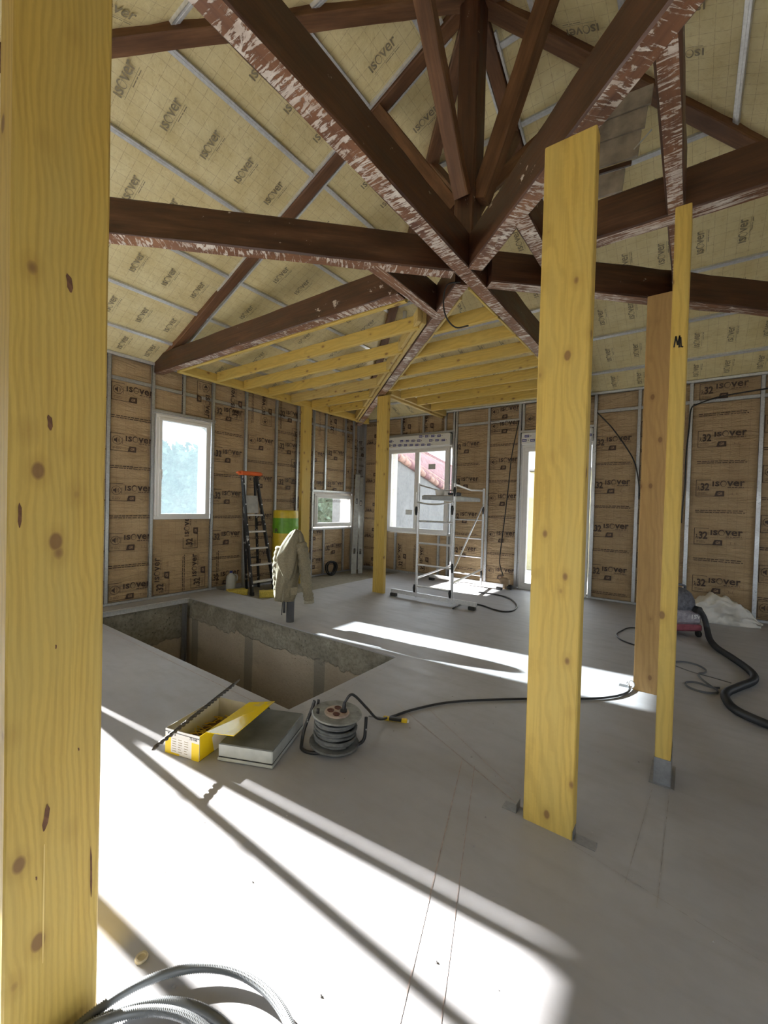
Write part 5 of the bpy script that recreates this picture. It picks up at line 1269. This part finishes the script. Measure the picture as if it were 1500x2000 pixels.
for i in range(70):
    x, y = rnd.uniform(.02, CW - .02), rnd.uniform(.03, CL - .03); a_ = rnd.uniform(0, PI); z = rnd.uniform(.01, .04); L = .045; q.tube([(max(.01, min(CW - .01, x - L * math.cos(a_))), y - L * math.sin(a_) * .6, z), (max(.01, min(CW - .01, x + L * math.cos(a_))), y + L * math.sin(a_) * .6, z + .006)], .0028, 5)
q.build('screws', 'knife_yellow', ct, kind='stuff')
dp0, dp1 = Vector((-2.29, 1.10, .163)), Vector((-2.69, 1.90, .163)); dd = (dp1 - dp0); L = dd.length; M = frame(dd.normalized(), Vector((0, 0, 1)).cross(dd.normalized()), Vector((0, 0, 1)), Vector((0, 0, 0)))
t = thing('auger_bit', 'long spiral drill bit lying across the open screw carton', 'drill bit', tuple(dp0)); q = MB(); n = 260; w = 10
vs = []; 
for i in range(n + 1):
    x = L * .90 * i / n; tw = x * 2 * PI / .075
    for j in range(w):
        a_ = 2 * PI * j / w; r = .0125 * (1 if abs(math.cos(a_)) > .55 else .55); vs.append((x, r * math.cos(a_ + tw), r * math.sin(a_ + tw)))
q.add(vs, [(i * w + j, i * w + (j + 1) % w, (i + 1) * w + (j + 1) % w, (i + 1) * w + j) for i in range(n) for j in range(w)] + [tuple(reversed(range(w))), tuple(n * w + j for j in range(w))]); q.xform(M); q.build('spiral', 'steel_dark', t, True)
q = MB(); q.tube([(L * .90, 0, 0), (L * .985, 0, 0), (L, 0, 0)], [.007, .007, .004], 8); q.xform(M); q.build('shank', 'steel_dark', t, 40); q = MB(); q.tube([(-.03, 0, 0), (-.012, 0, 0), (.003, 0, 0)], [.002, .013, .013], 8); q.xform(M); q.build('cutting_tip', 'steel_dark', t, 40)
ga = math.atan2(.143, .31); gc = thing('grey_case', 'flat grey case lying beside the open screw carton', 'case', (-2.16, 1.385, 0), ga)
q = MB(); q.bbox(0, .345, 0, .455, .004, .022, .004); q.build('tray', 'box_side', gc)
q = MB(); q.bbox(.004, .341, .004, .451, .026, .102, .005)
for i, f in enumerate(q.f):
    if min(q.v[j][2] for j in f) > .095: q.m[i] = 1
q.build('lid', ['box_side', 'box_top'], gc)
q = MB(); q.box(.006, .339, .006, .449, .020, .028); q.build('seam', 'black_rubber', gc)
q = MB()
for x in (.03, .31):
    for y in (.03, .42): q.lathe([(.012, 0), (.012, .005)], 10, (x, y, 0))
q.build('foot', 'black_rubber', gc, kind='stuff')
o = crumpled('wood_scrap', .05, .03, .03, .008, 'steel_dark', seed=2, n=5, label='small dark scrap on the floor between grey case and pit', category='scrap'); o.location = (-2.42, 1.93, 0)

# ------------------------------------------------------------------ grey conduit coil close by, puck, floor chips
def arc(cx, cy, r, z0, z1, a0, a1, n=40): return [(cx + r * math.cos(a0 + (a1 - a0) * i / n), cy + r * math.sin(a0 + (a1 - a0) * i / n), z0 + (z1 - z0) * i / n + .004 * math.sin(i)) for i in range(n + 1)]
pts = arc(-.965, .45, .360, .050, .016, -.3, 2 * PI - .3, 14) + arc(-.985, .36, .335, .016, .045, 2 * PI - .15, 4 * PI - .3, 14) + arc(-.985, .33, .315, .045, .075, 4 * PI - .1, 5.9 * PI, 14)
corrugated('conduit_coil', pts, .0125, .0014, .0055, 'conduit_grey', 'grey corrugated conduit coiled on the floor at the foot of a post', 'conduit', 10)
t = thing('plastic_puck', 'small cream plastic disc on the floor near the conduit coil', 'disc', (-1.40, .64, 0)); q = MB(); q.lathe([(.019, 0), (.020, .004), (.018, .009), (.012, .009), (.011, .006)], 18); q.build('disc', 'puck', t, 40)
rnd = random.Random(21)
q = MB()
for i in range(90):
    x, y = rnd.choice([(rnd.uniform(-1.9, .6), rnd.uniform(.6, 3.2)), (rnd.uniform(-3.4, .8), rnd.uniform(3.5, 7))]); s_ = rnd.uniform(.002, .006)
    q.add([(x - s_, y - s_, .001), (x + s_, y - s_ * .5, .001), (x + s_ * .6, y + s_, .001), (x, y, .001 + s_)], [(0, 1, 3), (1, 2, 3), (2, 0, 3), (0, 2, 1)])
o = q.build('floor_debris', 'chalk_grey', None); o['kind'] = 'stuff'; o['label'] = 'scattered crumbs of mortar and wood on the screed'; o['category'] = 'debris'
# old planks nailed under the roof behind the widest post
t = thing('plank_patch', 'greyish old planks nailed under the roof behind the widest yellow post', 'planks', (-.85, 3.95, 4.15))
for k, (z0, z1, x0, x1) in enumerate(((.02, .20, -.06, .30), (.215, .25, .0, .34), (.27, .47, -.2, .38), (.48, .64, -.34, .40), (.65, .80, -.36, .42))):
    q = MB(); q.bbox(x0, x1, -.012, .012, z0, z1, .003); o = q.build('plank', 'plank_grey' if k != 1 else 'old_wood', t); o.rotation_euler = (0, .10, 0)
q = MB(); q.bar((.50, -.05, .36), (.38, -.05, .26), .008, .008); q.build('splinter', 'card_white', t)
# a steel stud propped in the doorway beside the near post, two loops of wire on it
t = thing('propped_stud', 'steel stud propped across the glazed door in the left wall', 'metal stud', (XL + .08, 1.18, 0)); q = MB(); q.bar((0, 0, 0), (0, -.68, 2.60), .085, .08, (1, 0, 0)); q.build('profile', 'galv', t)
for y0, z in ((-.56, 1.80), (-.60, 2.02)): q = MB(); q.tube(curve_pts([(0, y0 + .05, z + .03), (.0, y0 - .10, z), (0, y0 - .22, z - .05)], 4), .010, 6); q.build('wire', 'black_rubber', t, True)
